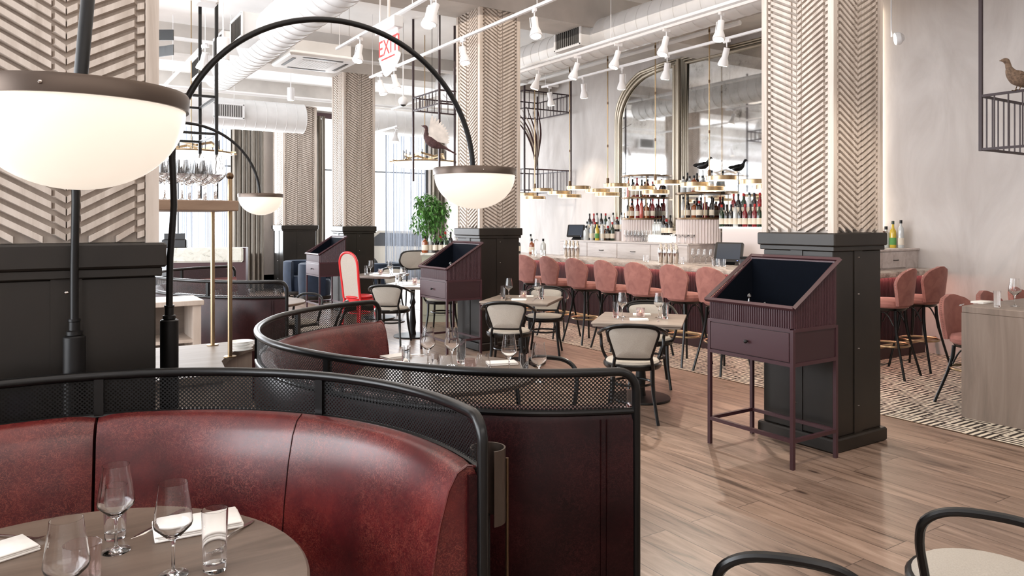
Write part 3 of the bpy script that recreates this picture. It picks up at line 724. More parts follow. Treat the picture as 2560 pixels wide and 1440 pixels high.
# ================================================================ PURPLE STANDS
def decanter(loc, h, label):
    mb = MB(); k = h/.2
    mb.lathe([(r*k, z*k) for r, z in [(0, 0), (.045, 0), (.05, .02), (.045, .06), (.02, .11), (.014, .13), (.013, .17), (.02, .175), (.016, .19), (0, .2)]], 24)
    return tag(mb.build('decanter', 'smoke_glass', loc=loc), label, 'decanter')
def host_stand(x, y, label, decs):
    """front faces -X; x..x+.5, y..y+.74"""
    t = thing('display_stand', label, 'display cabinet', (x, y, 0))
    W, D = .74, .5; q = .0125
    for dx in (q, D-q):
        for dy in (q, W-q): MB().b2(dx-q, dx+q, dy-q, dy+q, 0, .93).build('leg', 'burgundy_paint', t, smooth=0)
    f = MB()
    for z in (.19, .695, .925):
        if z == .695: f.build('stretcher', 'burgundy_paint', t, smooth=0); f = MB()
        for dx in (q, D-q): f.b2(dx-q, dx+q, 2*q, W-2*q, z-q, z+q)
        for dy in (q, W-q): f.b2(2*q, D-2*q, dy-q, dy+q, z-q, z+q)
    f.build('frame', 'burgundy_paint', t, smooth=0)
    MB().b2(.012, D-.006, .006, W-.006, .708, .912).build('box', 'burgundy_dark', t, smooth=0)
    dr = MB().bev(-.002, .02, .03, W-.03, .713, .907, .003).build('drawer', 'burgundy_paint', t, smooth=0)
    MB().lathe([(0, 0), (.006, 0), (.006, .012), (.013, .018), (.014, .026), (.008, .032), (0, .033)], 16, m=Matrix.Translation((-.002, W/2, .81)) @ Matrix.Rotation(R(-90), 4, 'Y')).build('knob', 'black_metal', dr)
    zf, zb, z0 = 1.075, 1.385, .938
    # fluted front and sides: rods against a backing
    fl = MB(); n = 38
    for i in range(n):
        yy = .012+(W-.024)*(i+.5)/n; fl.tube([(.012, yy, z0), (.012, yy, zf-.01)], .0085, 6)
    fl.b2(.012, .026, .01, W-.01, z0, zf-.008)
    fl.build('fluted_front', 'burgundy_paint', t)
    for sy, nm in ((0, 1), (W, -1)):
        fs = MB(); n2 = 26
        for i in range(n2):
            xx = .02+(D-.04)*(i+.5)/n2; zz = zf+(zb-zf)*xx/D-.012; fs.tube([(xx, sy+nm*.012, z0), (xx, sy+nm*.012, zz)], .0085, 6)
        fs.loft([[(.012, y_, z0), (D-.01, y_, z0), (D-.01, y_, zb-.012), (.012, y_, zf-.008)] for y_ in (sy+nm*.012, sy+nm*.024)], True, True, True)
        fs.build('fluted_side', 'burgundy_paint', t)
    MB().b2(D-.026, D-.006, .01, W-.01, z0, zb-.01).build('back_board', 'burgundy_paint', t, smooth=0)
    ln = MB()   # navy lining
    ln.b2(D-.03, D-.026, .026, W-.026, z0, zb-.02); ln.b2(.028, D-.03, .026, W-.026, z0, z0+.006)
    ln.b2(.026, .03, .026, W-.026, z0, zf-.015)
    for y_ in (.025, W-.025): ln.loft([[(.028, y_+e, z0), (D-.03, y_+e, z0), (D-.03, y_+e, zb-.03), (.028, y_+e, zf-.02)] for e in (-.002, .002)], True, True, True)
    ln.build('lining', 'navy', t, smooth=0)
    rm = MB(); a = (-.008, -.008, zf); b = (-.008, W+.008, zf); c = (D+.006, W+.008, zb); d = (D+.006, -.008, zb)
    for p, q_ in ((a, b), (b, c), (c, d), (d, a)):
        p, q_ = Vector(p), Vector(q_); dd = (q_-p).normalized()
        rm.tube([p-dd*.004, q_+dd*.004], .017, 4)
    rm.build('rim', 'burgundy_paint', t, smooth=0)
    for (dx, dy, h, lb) in decs: decanter((x+dx, y+dy, z0+.007), h, lb)
    return t
host_stand(4.235, 3.1, 'nearest purple display stand on thin legs with slanted open top and navy lining',
           [(.2, .52, .18, 'taller smoked glass decanter in the nearest purple stand'), (.2, .38, .13, 'shorter smoked glass decanter in the nearest purple stand')])
host_stand(4.235, 7.98, 'middle purple display stand with slanted open top before the middle column', [(.25, .36, .2, 'smoked glass decanter in the middle purple stand')])
host_stand(4.235, 12.74, 'farthest purple display stand beside the red cane chair', [])

# ================================================================ BAR
BX, BY = 7.1, 4.75     # outer corner of the marble top
t = thing('bar_counter', 'long marble topped bar with fluted burgundy front, running behind the pink stools', 'bar counter', (BX, BY, 0))
Lb = 7.6
def bar_poly(o, w):  # L-shape outline inset by o, depth w
    return [(o, o), (2.4, o), (2.4, o+w), (o+w, o+w), (o+w, Lb), (o, Lb)]
mb = MB()
for z0, z1, o in ((1.008, 1.022, .02), (1.022, 1.046, .004), (1.046, 1.062, 0), (1.062, 1.07, .006)): mb.prism(bar_poly(o, .78-2*o), z0, z1)
mb.build('marble_top', 'marble', t, smooth=0)
MB().prism(bar_poly(.3, .3), .0, 1.008).build('carcass', 'burgundy_dark', t, smooth=0)
mb = MB()
for i in range(int((Lb-.3)/.03)): mb.tube([(.296, .31+.03*i, .2), (.296, .31+.03*i, 1.006)], .0135, 6)
for i in range(int(2.08/.03)): mb.tube([(.31+.03*i, .296, .2), (.31+.03*i, .296, 1.006)], .0135, 6)
mb.build('fluted_front', 'burgundy_paint', t)
mb = MB(); mb.prism(bar_poly(.265, .05), .0, .17); mb.build('kick_plinth', 'burgundy_dark', t, smooth=0)
MB().b2(.24, .27, .3, Lb, 1.0, 1.007).build('under_light', 'led_pink', t, smooth=0); MB().b2(.3, 2.38, .24, .27, 1.0, 1.007).build('under_light', 'led_pink', t, smooth=0)
fr = MB(); fr.tube([(.13, Lb, .2), (.13, .16, .2), (.16, .13, .2), (2.38, .13, .2)], .022, 10); fr.build('foot_rail', 'brass', t)
for i, yy in enumerate([.5, 1.7, 2.9, 4.1, 5.3, 6.5]): MB().cyl((.13, yy, .2), (.27, yy, .2), .012).build('rail_bracket', 'brass', t)

# ---------------------------------------------------------------- bar stools
def stool(label, loc, rz, group=None, h=.78):
    """faces +X"""
    t = thing('bar_stool', label, 'bar stool', loc, rz, group)
    MB().lathe([(0, h-.045), (.19, h-.045), (.21, h-.03), (.215, h), (.2, h+.03), (.14, h+.045), (0, h+.05)], 32).build('seat_cushion', 'velvet', t)
    MB().lathe([(0, h-.075), (.17, h-.075), (.19, h-.045), (0, h-.045)], 28).build('seat_frame', 'black_wood', t)
    for sx, sy in ((1, 1), (1, -1), (-1, 1), (-1, -1)):
        e = .23 if sx < 0 else .2
        MB().tube(spl([(sx*.13, sy*.12, h-.07), (sx*.15, sy*.14, h*.6), (sx*e*1.12, sy*.205, 0)], 4), .014, 8, radii=[.017]*5+[.013]*4).build('leg', 'black_wood', t)
    MB().tube([(.2*cos(a)-.01, .2*sin(a), .33) for a in [tau*i/36 for i in range(36)]], .0115, 8, closed=True).build('foot_ring', 'brass', t)
    for s1 in (1, -1):
        MB().tube(spl([(-.12, s1*.15, h-.23), (-.06, s1*.15, h-.12), (.0, s1*.15, h-.09), (.06, s1*.15, h-.12), (.12, s1*.15, h-.23)], 4), .008, 6).build('brace', 'black_wood', t)
    # shell back
    nu, nv = 14, 12; out = []; inn = []; edge = []
    zb, zt = h-.015, 1.16-(.78-h)
    for j in range(nv+1):
        v = j/nv; z = zb+(zt-zb)*v; wv = .175+.055*min(1, v/.6)
        if v > .55: wv *= math.sqrt(max(0.02, 1-((v-.55)/.452)**2.3))
        ro, ri = [], []
        for i in range(nu+1):
            u = -1+2*i/nu; y = wv*u; x = -.21-.045*v+.75*y*y*1.6
            ro.append((x-.018, y*1.02, z)); ri.append((x+.02, y*.97, z))
        out.append(ro); inn.append(ri)
    mb = MB(); vs = []; W_ = 2*(nu+1)
    rings = [o+n[::-1] for o, n in zip(out, inn)]
    mb.loft([r[::-1] for r in rings], True, True, True).build('back_shell', 'velvet', t, smooth=60)
    nm = MB()
    for j in range(0, nv*2+1):
        v = j/2; a = int(min(v, nv-1)); f = v-a
        for q in (0, nu):
            A, Bv = Vector(out[a][q]), Vector(out[a+1][q]); C_, D_ = Vector(inn[a][q]), Vector(inn[a+1][q])
            p = (A+(Bv-A)*f+C_+(D_-C_)*f)/2; p.y *= 1.01; nm.ball(p[:], .0036, 6)
    nm.build('nailhead_trim', 'silver', t)
    return t
ys_ = [9.22, 8.62, 8.0, 7.38, 6.78, 6.16, 5.59]
s0 = None
for i, y in enumerate(ys_[::-1]):
    n = len(ys_)-i
    lb = ('pink velvet bar stool nearest the column, half hidden by the purple stand' if i == 0 else
          'pink velvet bar stool at the far end, mostly hidden by the middle column' if i == 6 else
          '%s pink velvet bar stool from the middle column along the long bar' % NTH[5-i] if i < 6 else '')
    if s0 is None: s0 = stool(lb, (6.42, y, 0), R(-3), 'pink velvet stools along the bar')
    else: dup(s0, (6.42, y, 0), R((-1)**i*2), lb)
dup(s0, (7.77, 4.5, 0), R(97), 'pink velvet bar stool just right of the near column at the short bar end')
dup(s0, (8.42, 4.52, 0), R(88), 'pink velvet bar stool closest to the plaster wall at the short end of the bar')
# ---------------------------------------------------------------- high communal table at the right
HT = (6.60, 3.18)
t = thing('high_table', 'pale oak high table with solid slab end at the right edge', 'table', HT+(0,))
MB().bev(0, 2.3, -1.3, 0, .885, .942, .006).build('tabletop', 'grey_oak', t, smooth=0)
MB().b2(.0, .06, -1.3, 0, 0, .885).build('end_panel', 'grey_oak', t, smooth=0)
MB().b2(2.24, 2.3, -1.3, 0, 0, .885).build('end_panel', 'grey_oak', t, smooth=0)
s1_ = stool('low pink velvet stool with studded edge beside the slab end of the oak high table', (7.12, 3.3, 0), R(-100), None, .6)
dup(s1_, (7.78, 3.3, 0), R(-92), 'low velvet stool behind the water tumbler on the oak high table')
dup(s1_, (8.42, 3.3, 0), R(-90), 'low velvet stool behind the oak high table at the right edge of the photo')
# ================================================================ BACK BAR
t = thing('back_bar_cabinet', 'pale ash back bar cabinet with long row of drawers below the shelved bottles', 'cabinet', (8.89, 8.45, 0))
MB().bev(-.02, .6, 0, 3.45, 1.27, 1.3, .004).build('countertop', 'drawer_ash', t, smooth=0)
MB().b2(0, .6, .01, 3.44, .98, 1.27).build('drawer_case', 'drawer_ash', t, smooth=0)
MB().b2(-.03, .6, .0, 3.45, .94, .98).build('ledge', 'drawer_ash', t, smooth=0)
MB().b2(.08, .59, .0, 3.45, 0, .94).build('lower_case', 'burgundy_dark', t, smooth=0)
for k in range(4):
    y0 = .02+.858*k
    d = MB().bev(-.014, .02, y0+.006, y0+.85, 1.0, 1.258, .004).build('drawer', 'drawer_ash', t, smooth=0)
    MB().tube(spl([(-.014, y0+.37, 1.13), (-.035, y0+.39, 1.128), (-.036, y0+.44, 1.126), (-.035, y0+.48, 1.128), (-.014, y0+.5, 1.13)], 3), .006, 6).build('pull', 'black_metal', d)
t = thing('back_bar_shelf', 'lower pale back bar counter with raised lit bottle ledge, behind the touch screen', 'shelf', (8.9, 5.6, 0))
MB().bev(-.35, .6, 0, 2.83, .955, .995, .004).build('counter', 'drawer_ash', t, smooth=0)
MB().b2(-.3, .6, 0, 2.83, 0, .80).build('lower_case', 'black_metal', t, smooth=0)
MB().b2(-.2, .6, 0, 2.83, .8, .955).build('recess_back', 'black_metal', t, smooth=0)
MB().b2(.2, .6, 0, 2.35, .995, 1.55).build('riser', 'fluted_white', t, smooth=0)
MB().b2(.16, .6, -.02, 2.38, 1.55, 1.575).build('glass_ledge', 'ring_glow', t, smooth=0)
t = thing('return_cabinet', 'pale ash drawer cabinet at the short bar end beside the plaster wall', 'cabinet', (8.1, 5.1, 0))
MB().bev(-.03, 1.4, -.02, .48, 1.29, 1.315, .004).build('countertop', 'drawer_ash', t, smooth=0)
MB().b2(0, 1.4, 0, .48, 1.071, 1.29).build('drawer_case', 'drawer_ash', t, smooth=0)
for k in range(2):
    d = MB().bev(.02+.55*k, .55+.55*k, -.014, .01, 1.085, 1.278, .003).build('drawer', 'drawer_ash', t, smooth=0)
    MB().tube(spl([(.25+.55*k, -.014, 1.18), (.27+.55*k, -.032, 1.178), (.34+.55*k, -.032, 1.178), (.36+.55*k, -.014, 1.18)], 3), .005, 6).build('pull', 'black_metal', d)
# the cabinet end seen at the right is closed by the wall
# mirrors with moulded brass frames
def mirror(label, y0, y1, z0, z1, arch, x=XW-.03):
    t = thing('wall_mirror', label, 'mirror', (x, y0, 0))
    W = y1-y0; pts = [(0, z0)]
    pts += [(W, z0)] 
    if arch:   # rounded upper corner on the far side
        r = min(W*.85, 1.1); pts = [(0, z0), (0, z1)]
        pts += [(W-r+r*sin(a), z1-r*.8+r*.8*cos(a)) for a in [pi/2*i/12 for i in range(13)]]+[(W, z0)]
    else: pts = [(0, z0), (0, z1), (W, z1), (W, z0)]
    MB().loft([[(dx, p[0], p[1]) for p in pts] for dx in (0, .01)], True, True, True).build('mirror_glass', 'mirror_glass', t, smooth=0)
    cx, cz = W/2, (z0+z1)/2
    def ring(o): 
        out = []
        for y, z in pts:
            k = 1
            out.append((y+(o if y > cx else -o), z+(o if z > cz else -o)))
        return out
    for nm, o, r in (('inner_moulding', .03, .034), ('middle_moulding', .085, .022), ('outer_moulding', .125, .03)):
        MB().tube([(-.02, y, z) for y, z in ring(o)], r, 8, closed=True).build(nm, 'champagne', t)
    MB().loft([[(.012, y, z) for y, z in ring(.15)], [(.028, y, z) for y, z in ring(.15)]], True, True, True).build('backing', 'champagne', t, smooth=0)
mirror('arched antique mirror with rounded far corner behind the bar', 9.36, 10.75, 1.62, 4.36, True)
mirror('tall rectangular antique mirror behind the bar, cut off by the near column', 6.0, 9.02, 1.62, 4.36, False)
tag(MB().b2(XW-.05, XW-.01, 5.62, 5.70, .9, 4.5).build('wall_light_strip', 'led', smooth=0), 'thin vertical glowing light strip on the wall right of the near column', 'light')

# ---------------------------------------------------------------- bottles
BP = {}
def bottle_proto(key, prof, body, cap_c, lab, n=14):
    t = thing('bottle', 'x', 'bottle', (0, 0, -50))
    MB().lathe(prof, n).build('glass_body', body, t)
    zt = prof[-1][1]; r = prof[-2][0]
    MB().lathe([(0, zt-.035), (r+.003, zt-.035), (r+.003, zt+.008), (0, zt+.008)], 10).build('cap', cap_c, t)
    if lab: R0 = max(p[0] for p in prof); MB().lathe([(R0+.0008, .04), (R0+.0012, .041), (R0+.0012, .13), (R0+.0008, .131)], n, cap=False).build('label', lab, t)
    BP[key] = t
tall = [(0, 0), (.038, 0), (.04, .01), (.04, .2), (.034, .225), (.016, .255), (.0145, .34), (0, .34)]
squat = [(0, 0), (.05, 0), (.052, .01), (.052, .16), (.046, .19), (.018, .21), (.017, .27), (0, .27)]
slim = [(0, 0), (.033, 0), (.035, .01), (.035, .22), (.028, .265), (.014, .285), (.014, .35), (0, .35)]
for k, a in dict(dark_tall=(tall, 'b_dark', 'black_metal', 'paper'), green_tall=(tall, 'b_green', 'paper_red', 'paper'), red_tall=(tall, 'b_red', 'paper_red', 'paper'), clear_tall=(slim, 'b_clear', 'black_metal', 'paper'),
                 amber_squat=(squat, 'b_amber', 'black_metal', 'paper'), clear_squat=(squat, 'b_clear', 'black_metal', None), pink_slim=(slim, 'b_pink', 'black_metal', None), yellow_tall=(tall, 'b_yellow', 'b_green', 'paper_green'),
                 dark_squat=(squat, 'b_dark', 'paper_red', 'paper'), blue_slim=(slim, 'b_blue', 'silver', 'paper')).items(): bottle_proto(k, *a)
first = set()
def put_bottle(k, x, y, z, label, group, rz=None):
    o = BP[k]
    if k not in first:
        first.add(k); o.location = (x, y, z); o['label'] = label; o['group'] = group
        return o
    return dup(o, (x, y, z), random.uniform(0, 6), label, group)
NM = dict(dark_tall='dark wine bottle', green_tall='dark green red-capped bottle', red_tall='red bottle', clear_tall='tall clear spirit bottle', amber_squat='squat amber whiskey bottle', clear_squat='squat clear bottle', pink_slim='slim pink bottle', yellow_tall='bright yellow bottle', dark_squat='squat black red-capped bottle', blue_slim='slim blue black bottle')
def nth(i): return NTH[i] if i < len(NTH) else 'farther'
def row(x, y0, y1, z, seq, where, group, jit=.012):
    n = len(seq)
    for i, k in enumerate(seq):
        y = y0+(y1-y0)*(i+.5)/n
        put_bottle(k, x+random.uniform(-jit, jit), y, z, '%s, %s from left %s' % (NM[k], nth(n-1-i), where), group)
row(9.12, 5.66, 8.02, 1.576, ['dark_tall', 'red_tall', 'dark_tall', 'clear_tall', 'dark_squat', 'blue_slim', 'dark_tall', 'red_tall', 'clear_squat', 'amber_squat', 'dark_tall', 'red_tall', 'dark_squat', 'green_tall', 'dark_tall', 'blue_slim', 'dark_squat', 'green_tall', 'red_tall', 'dark_tall', 'red_tall', 'dark_tall', 'clear_tall', 'dark_tall', 'dark_tall', 'green_tall'], 'in the front row on the lit ledge', 'bottles in front on the lit ledge')
# raised back step of the ledge
tag(MB().b2(9.24, 9.44, 5.64, 7.98, 1.5755, 1.75).build('bottle_step', 'fluted_white', smooth=0), 'raised pale step behind the front row of bottles', 'shelf')
row(9.34, 5.66, 7.98, 1.751, ['dark_tall', 'clear_tall', 'green_tall', 'clear_tall', 'clear_tall', 'dark_tall', 'yellow_tall', 'green_tall', 'yellow_tall', 'green_tall', 'dark_tall', 'green_tall', 'dark_tall', 'red_tall', 'dark_tall', 'clear_tall', 'pink_slim', 'red_tall', 'dark_tall', 'clear_tall', 'green_tall', 'dark_tall', 'red_tall'], 'in the back row above the lit ledge', 'bottles in the back row over the lit ledge', .008)
# tiered round shelves on fluted drums
def tier(label, y, r, seqs, zs, zd=1.3, where=''):
    x = 9.42; t = thing('tiered_shelf', label, 'shelf', (x, y, 0))
    H = lambda rr, z, z2, n=36: [[(-rr*cos(a), rr*sin(a), zz) for a in [-pi/2+pi*i/n for i in range(n+1)]] for zz in (z, z2)]
    mb = MB(); n = 52; rs = []
    for zz in (zd, zs[0]-.03): rs.append([(-(r-.015+.012*cos(26*2*a))*cos(a), (r-.015+.012*cos(52*a))*sin(a), zz) for a in [-pi/2+pi*i/208 for i in range(209)]])
    mb.loft(rs, True, True, True).build('fluted_drum', 'fluted_white', t, smooth=60)
    for j, z in enumerate(zs):
        MB().loft(H(r-.06*j*0, z-.03, z), True, True, True).build('shelf_board', 'dull_brass', t, smooth=40)
        if j: 
            for a in (-.9, 0, .9): MB().cyl((-(r-.05)*cos(a), (r-.05)*sin(a), zs[j-1]), (-(r-.05)*cos(a), (r-.05)*sin(a), z-.03), .008).build('post', 'brass', t)
    for j, sq in enumerate(seqs):
        m = len(sq)
        for i, k in enumerate(sq):
            a = -1.25+2.5*i/(m-1); rr = (r-.1)-(.06 if i % 2 else 0)
            put_bottle(k, x-rr*cos(a)*.82-.0, y+rr*sin(a), zs[j], '%s, %s from left, %s board of the %s' % (NM[k], nth(m-1-i), ('bottom', 'middle', 'top')[j], where), 'bottles on the %s' % where)
tier('tiered round brass bottle shelf on a fluted drum, left of two', 10.05, .42, [['red_tall', 'amber_squat', 'pink_slim', 'red_tall', 'amber_squat', 'pink_slim', 'dark_tall', 'dark_tall'], ['dark_squat', 'amber_squat', 'red_tall', 'amber_squat', 'pink_slim', 'dark_tall'], []], [1.72, 2.1, 2.5], where='left tiered shelf')
tier('tiered round brass bottle shelf on a fluted drum, right of two', 8.68, .42, [['dark_tall', 'red_tall', 'dark_squat', 'amber_squat', 'dark_tall', 'amber_squat', 'clear_tall', 'dark_tall'], ['clear_tall', 'clear_squat', 'amber_squat', 'clear_squat', 'clear_squat', 'dark_tall']], [1.72, 2.14], where='right tiered shelf')
row(9.2, 9.14, 9.6, 1.42, ['dark_tall', 'dark_squat', 'dark_tall', 'clear_squat', 'clear_squat', 'clear_squat'], 'on the low step between the tiered shelves', 'bottles between the tiered shelves')
tag(MB().b2(9.1, 9.44, 9.12, 9.62, 1.301, 1.418).build('bottle_step', 'ring_glow', smooth=0), 'small glowing step between the two tiered shelves', 'shelf')
tag(MB().b2(9.2, 9.46, 10.5, 11.6, 1.301, 1.47).build('bottle_step', 'fluted_white', smooth=0), 'pale raised step at the far end of the back bar', 'shelf')
row(9.33, 10.52, 11.58, 1.471, ['clear_tall', 'dark_squat', 'clear_tall', 'clear_squat', 'green_tall', 'dark_tall', 'clear_tall', 'red_tall', 'dark_tall'], 'on the far end step of the back bar', 'bottles on the far end step')
row(9.13, 10.55, 11.55, 1.302, ['green_tall', 'dark_squat', 'amber_squat', 'clear_squat', 'green_tall', 'dark_tall', 'clear_tall', 'clear_squat'], 'at the far end of the back bar', 'bottles at the far end of the back bar')
row(9.0, 10.65, 11.3, 1.302, ['clear_tall', 'yellow_tall', 'clear_tall', 'clear_squat'], 'in front at the back bar far end', 'front bottles at the far end of the back bar')
row(9.36, 5.2, 5.5, 1.316, ['clear_tall', 'yellow_tall', 'clear_squat'], 'on the cabinet right of the near column', 'bottles right of the near column')

# ================================================================ GLASSWARE, TABLEWARE
def wine_prof(h=.235, s=1.0):
    k = h/.235
    o = [(.0, 0), (.036, 0), (.036, .0015), (.012, .006), (.0042, .014), (.0038, .07), (.005, .088), (.02, .1), (.045, .125), (.0475, .135), (.045, .155), (.036, .215), (.034, .235)]
    i = [(.0333, .235), (.0353, .215), (.044, .155), (.0462, .136), (.0435, .127), (.018, .103), (0, .094)]
    return [(r*s, z*k) for r, z in o+i]
PROT = {}
def proto(key, name, mb, mat, cat, smooth=50):
    o = mb.build(name, mat, smooth=smooth); o['category'] = cat; o['label'] = 'x'; o.location = (0, 0, -50); PROT[key] = [o, True]
def put(key, x, y, z, label, group=None, rz=0, scale=None):
    o, fr_ = PROT[key]
    if not fr_: o2 = o.copy(); col.objects.link(o2); o2.pop('group', None) if 'group' in o2 else None; o = o2
    PROT[key][1] = False
    o.location = (x, y, z); o.rotation_euler = (0, 0, rz); o['label'] = label; o.scale = (scale or 1,)*3
    if group: o['group'] = group
    return o
proto('wine', 'wine_glass', MB().lathe(wine_prof(), 32, cap=False), 'glass', 'wine glass')
proto('tumb', 'water_glass', MB().lathe([(0, 0), (.0255, 0), (.027, .004), (.031, .15), (.0298, .15), (.0262, .02), (0, .016)], 32, cap=False, flute=8, fa=.0006), 'glass', 'glass')
proto('stemless', 'stemless_glass', MB().lathe([(0, 0), (.026, 0), (.04, .02), (.046, .045), (.044, .065), (.033, .12), (.032, .12), (.043, .065), (.045, .045), (.039, .021), (0, .004)], 32, cap=False), 'glass', 'glass')
proto('votive', 'votive_holder', MB().lathe([(0, 0), (.033, 0), (.037, .006), (.04, .085), (.0375, .085), (.034, .012), (0, .01)], 40, cap=False, flute=20, fa=.0011), 'rose_glass', 'candle holder')
proto('plate', 'side_plate', MB().lathe([(0, 0), (.05, 0), (.055, .003), (.085, .012), (.085, .015), (.05, .006), (0, .005)], 32), 'napkin_cloth', 'plate')
def napkin_mb(w=.19, d=.105):
    mb = MB(); n = 8
    for z0, sc_, o in ((0, 1, 0), (.005, .97, .003), (.010, .985, -.002)):
        mb.bev(-w/2*sc_+o, w/2*sc_+o, -d/2*sc_, d/2*sc_, z0, z0+.0055, .002)
    return mb
proto('napkin', 'napkin', napkin_mb(), 'napkin_cloth', 'napkin')
mb = MB(); mb.loft([[(y-w, x, z), (y+w, x, z), (y+w, x, z+.002), (y-w, x, z+.002)] for x, y, w, z in [(0, 0, .0035, .001), (.02, 0, .006, .001), (.06, 0, .004, .004), (.11, 0, .0028, .006), (.135, 0, .004, .004), (.15, 0, .011, .001), (.16, 0, .012, .001)]], True, True, True)
for k in range(4): mb.loft([[(x+(k-1.5)*.0062-.0014, y, z), (x+(k-1.5)*.0062+.0014, y, z), (x+(k-1.5)*.0062+.0014, y, z+.0015), (x+(k-1.5)*.0062-.0014, y, z+.0015)] for x, y, z in [(0, .158, .001), (0, .18, .003), (0, .205, .009)]], True, True, True)
proto('fork', 'fork', mb, 'silver', 'fork')
mb = MB(); mb.loft([[(y-w, x, 0), (y+w, x, 0), (y+w*.8, x, h), (y-w*.8, x, h)] for x, y, w, h in [(0, 0, .006, .004), (.01, 0, .009, .007), (.09, 0, .007, .007), (.1, 0, .005, .004), (.11, .002, .009, .002), (.18, .004, .009, .0015), (.215, .009, .001, .001)]], True, True, True)
proto('knife', 'knife', mb, 'silver', 'knife')
proto('shaker', 'cocktail_shaker', MB().lathe([(0, 0), (.03, 0), (.033, .01), (.043, .14), (.044, .15), (.036, .2), (.026, .225), (.022, .23), (.022, .26), (.012, .27), (0, .27)], 28), 'silver', 'cocktail shaker')
proto('rocks', 'rocks_glass', MB().lathe([(0, 0), (.036, 0), (.038, .005), (.041, .09), (.039, .09), (.036, .015), (0, .012)], 24, cap=False, flute=12, fa=.0012), 'glass', 'glass')
proto('coupe', 'coupe_glass', MB().lathe([(0, 0), (.032, 0), (.005, .006), (.004, .09), (.03, .1), (.05, .125), (.052, .14), (.05, .14), (.028, .103), (0, .096)], 24, cap=False), 'glass', 'glass')
ZT = .7505
def gp(key, px, py, label, rz=0, z=ZT, group=None, scale=None): g = G(px, py, z); return put(key, g.x, g.y, z, label, group, rz, scale)
def gpd(key, x0, y0, x1, y1, label):
    a, b = G(x0, y0, ZT), G(x1, y1, ZT); return put(key, a.x, a.y, ZT, label, None, atan2(b.y-a.y, b.x-a.x)-pi/2)
TB = 'on the front booth table'
gp('wine', 290, 1377, 'tall wine glass standing before the leftmost water glass '+TB)
gp('wine', 433, 1437, 'wine glass in front of the folded napkin '+TB)
gp('wine', 166, 1560, 'wine glass nearest the camera, its stem cut off by the bottom edge')
gp('tumb', 288, 1345, 'narrow water glass behind the tall wine glass '+TB)
gp('tumb', 537, 1425, 'narrow water glass at the right of the front booth table', scale=1.05)
gp('votive', 205, 1452, 'ribbed smoky rose candle holder '+TB, scale=1.1)
gp('napkin', 495, 1318, 'folded white napkin at the right '+TB, R(-4), scale=1.25)
gp('napkin', -28, 1395, 'folded white napkin cut off at the left edge of the photo', R(20), scale=1.1)
gpd('knife', 466, 1277, 322, 1354, 'table knife leaning off the napkin in the front booth')
gpd('fork', 634, 1303, 560, 1352, 'fork at the right of the folded napkin in the front booth')
gpd('fork', -48, 1338, 89, 1350, 'fork lying at the far left of the front booth table')
TB = 'on the middle booth table'
for k, px, py, lb, s_ in [('tumb', 1015, 920, 'grey water glass at the left', .9), ('wine', 1070, 912, 'leftmost tall wine glass', 1), ('wine', 1130, 914, 'wine glass behind the pair of water glasses', 1),
                      ('stemless', 1115, 940, 'stemless glass before the tall wine glass', 1), ('tumb', 1153, 908, 'narrow water glass in the centre', 1), ('tumb', 1088, 935, 'short water glass left of the stemless glass', .8),
                      ('votive', 1175, 928, 'ribbed candle holder', .9), ('stemless', 1208, 935, 'stemless glass beside the ribbed candle holder', 1), ('wine', 1273, 935, 'tall wine glass in front of the rolled napkin', 1),
                      ('tumb', 1311, 938, 'narrow water glass at the right', .85), ('wine', 1347, 955, 'rightmost wine glass close to the booth rail', .95)]:
    gp(k, px, py, lb+' '+TB, scale=s_)
gp('napkin', 1255, 910, 'rolled white napkin '+TB, R(-20)); gp('napkin', 990, 893, 'white napkin with a knife at the left '+TB, R(10)); gp('knife', 1062, 888, 'knife lying at the left '+TB, R(60))
def setting(T, where, n=2):
    def q(a, b_): return T[0]+U.x*a-U.y*b_, T[1]+U.y*a+U.x*b_
    for s_, w_ in ((-1, 'left'), (1, 'right')):
        x, y = q(.07, -s_*.17); put('wine', x, y, ZT, '%s wine glass on the %s' % (w_, where))
        x, y = q(.0, -s_*.17-.055 if s_ > 0 else -s_*.17+.06); put('tumb', x, y, ZT, '%s water glass on the %s' % (w_, where))
    x, y = q(.1, 0); put('votive', x, y, ZT, 'pink glass candle holder on the %s' % where)
    put_c(x, y)
    x, y = q(-.14, .02); put('napkin', x, y, ZT, 'near folded napkin on the %s' % where, rz=R(-40), scale=.9)
    x, y = q(.24, -.02); put('napkin', x, y, ZT, 'far folded napkin on the %s' % where, rz=R(-40), scale=.9)
    x, y = q(-.24, .17); put('fork', x, y, ZT, 'fork on the %s' % where, rz=R(-41))
    x, y = q(-.24, -.15); put('knife', x, y, ZT, 'knife on the %s' % where, rz=R(-41))
def put_c(x, y):
    o = MB().lathe([(0, 0), (.02, 0), (.02, .03), (0, .03)], 16).build('tea_candle', 'wax', loc=(x, y, ZT+.012))
    tag(o, 'small lit tea candle inside the holder at %s' % CND.pop(0), 'candle'); MB().lathe([(0, .03), (.004, .035), (.0045, .04), (.001, .05), (0, .052)], 8).build('flame', 'flame', o)
CND = ['the nearest square table', 'the table before the middle column', 'the table left of the middle stand', 'the red chair table']
for T, w in ((T1, 'nearest square table'), (T2, 'table before the middle column'), (T3, 'table left of the middle purple stand'), (T4, 'table by the red cane chair')): setting(T, w)
for i, (px, py) in enumerate([(600, 712), (640, 712), (688, 712), (460, 700)]):
    a = (2.12+[-.25, .0, .25, -.35][i], 8.6+[-.1, .2, .0, .25][i]); put('stemless', a[0], a[1], ZT, 'stemless glass on the rear booth table, %s from the left' % NTH[[1, 2, 3, 0][i]], 'glasses on the rear booth table', scale=1.1)
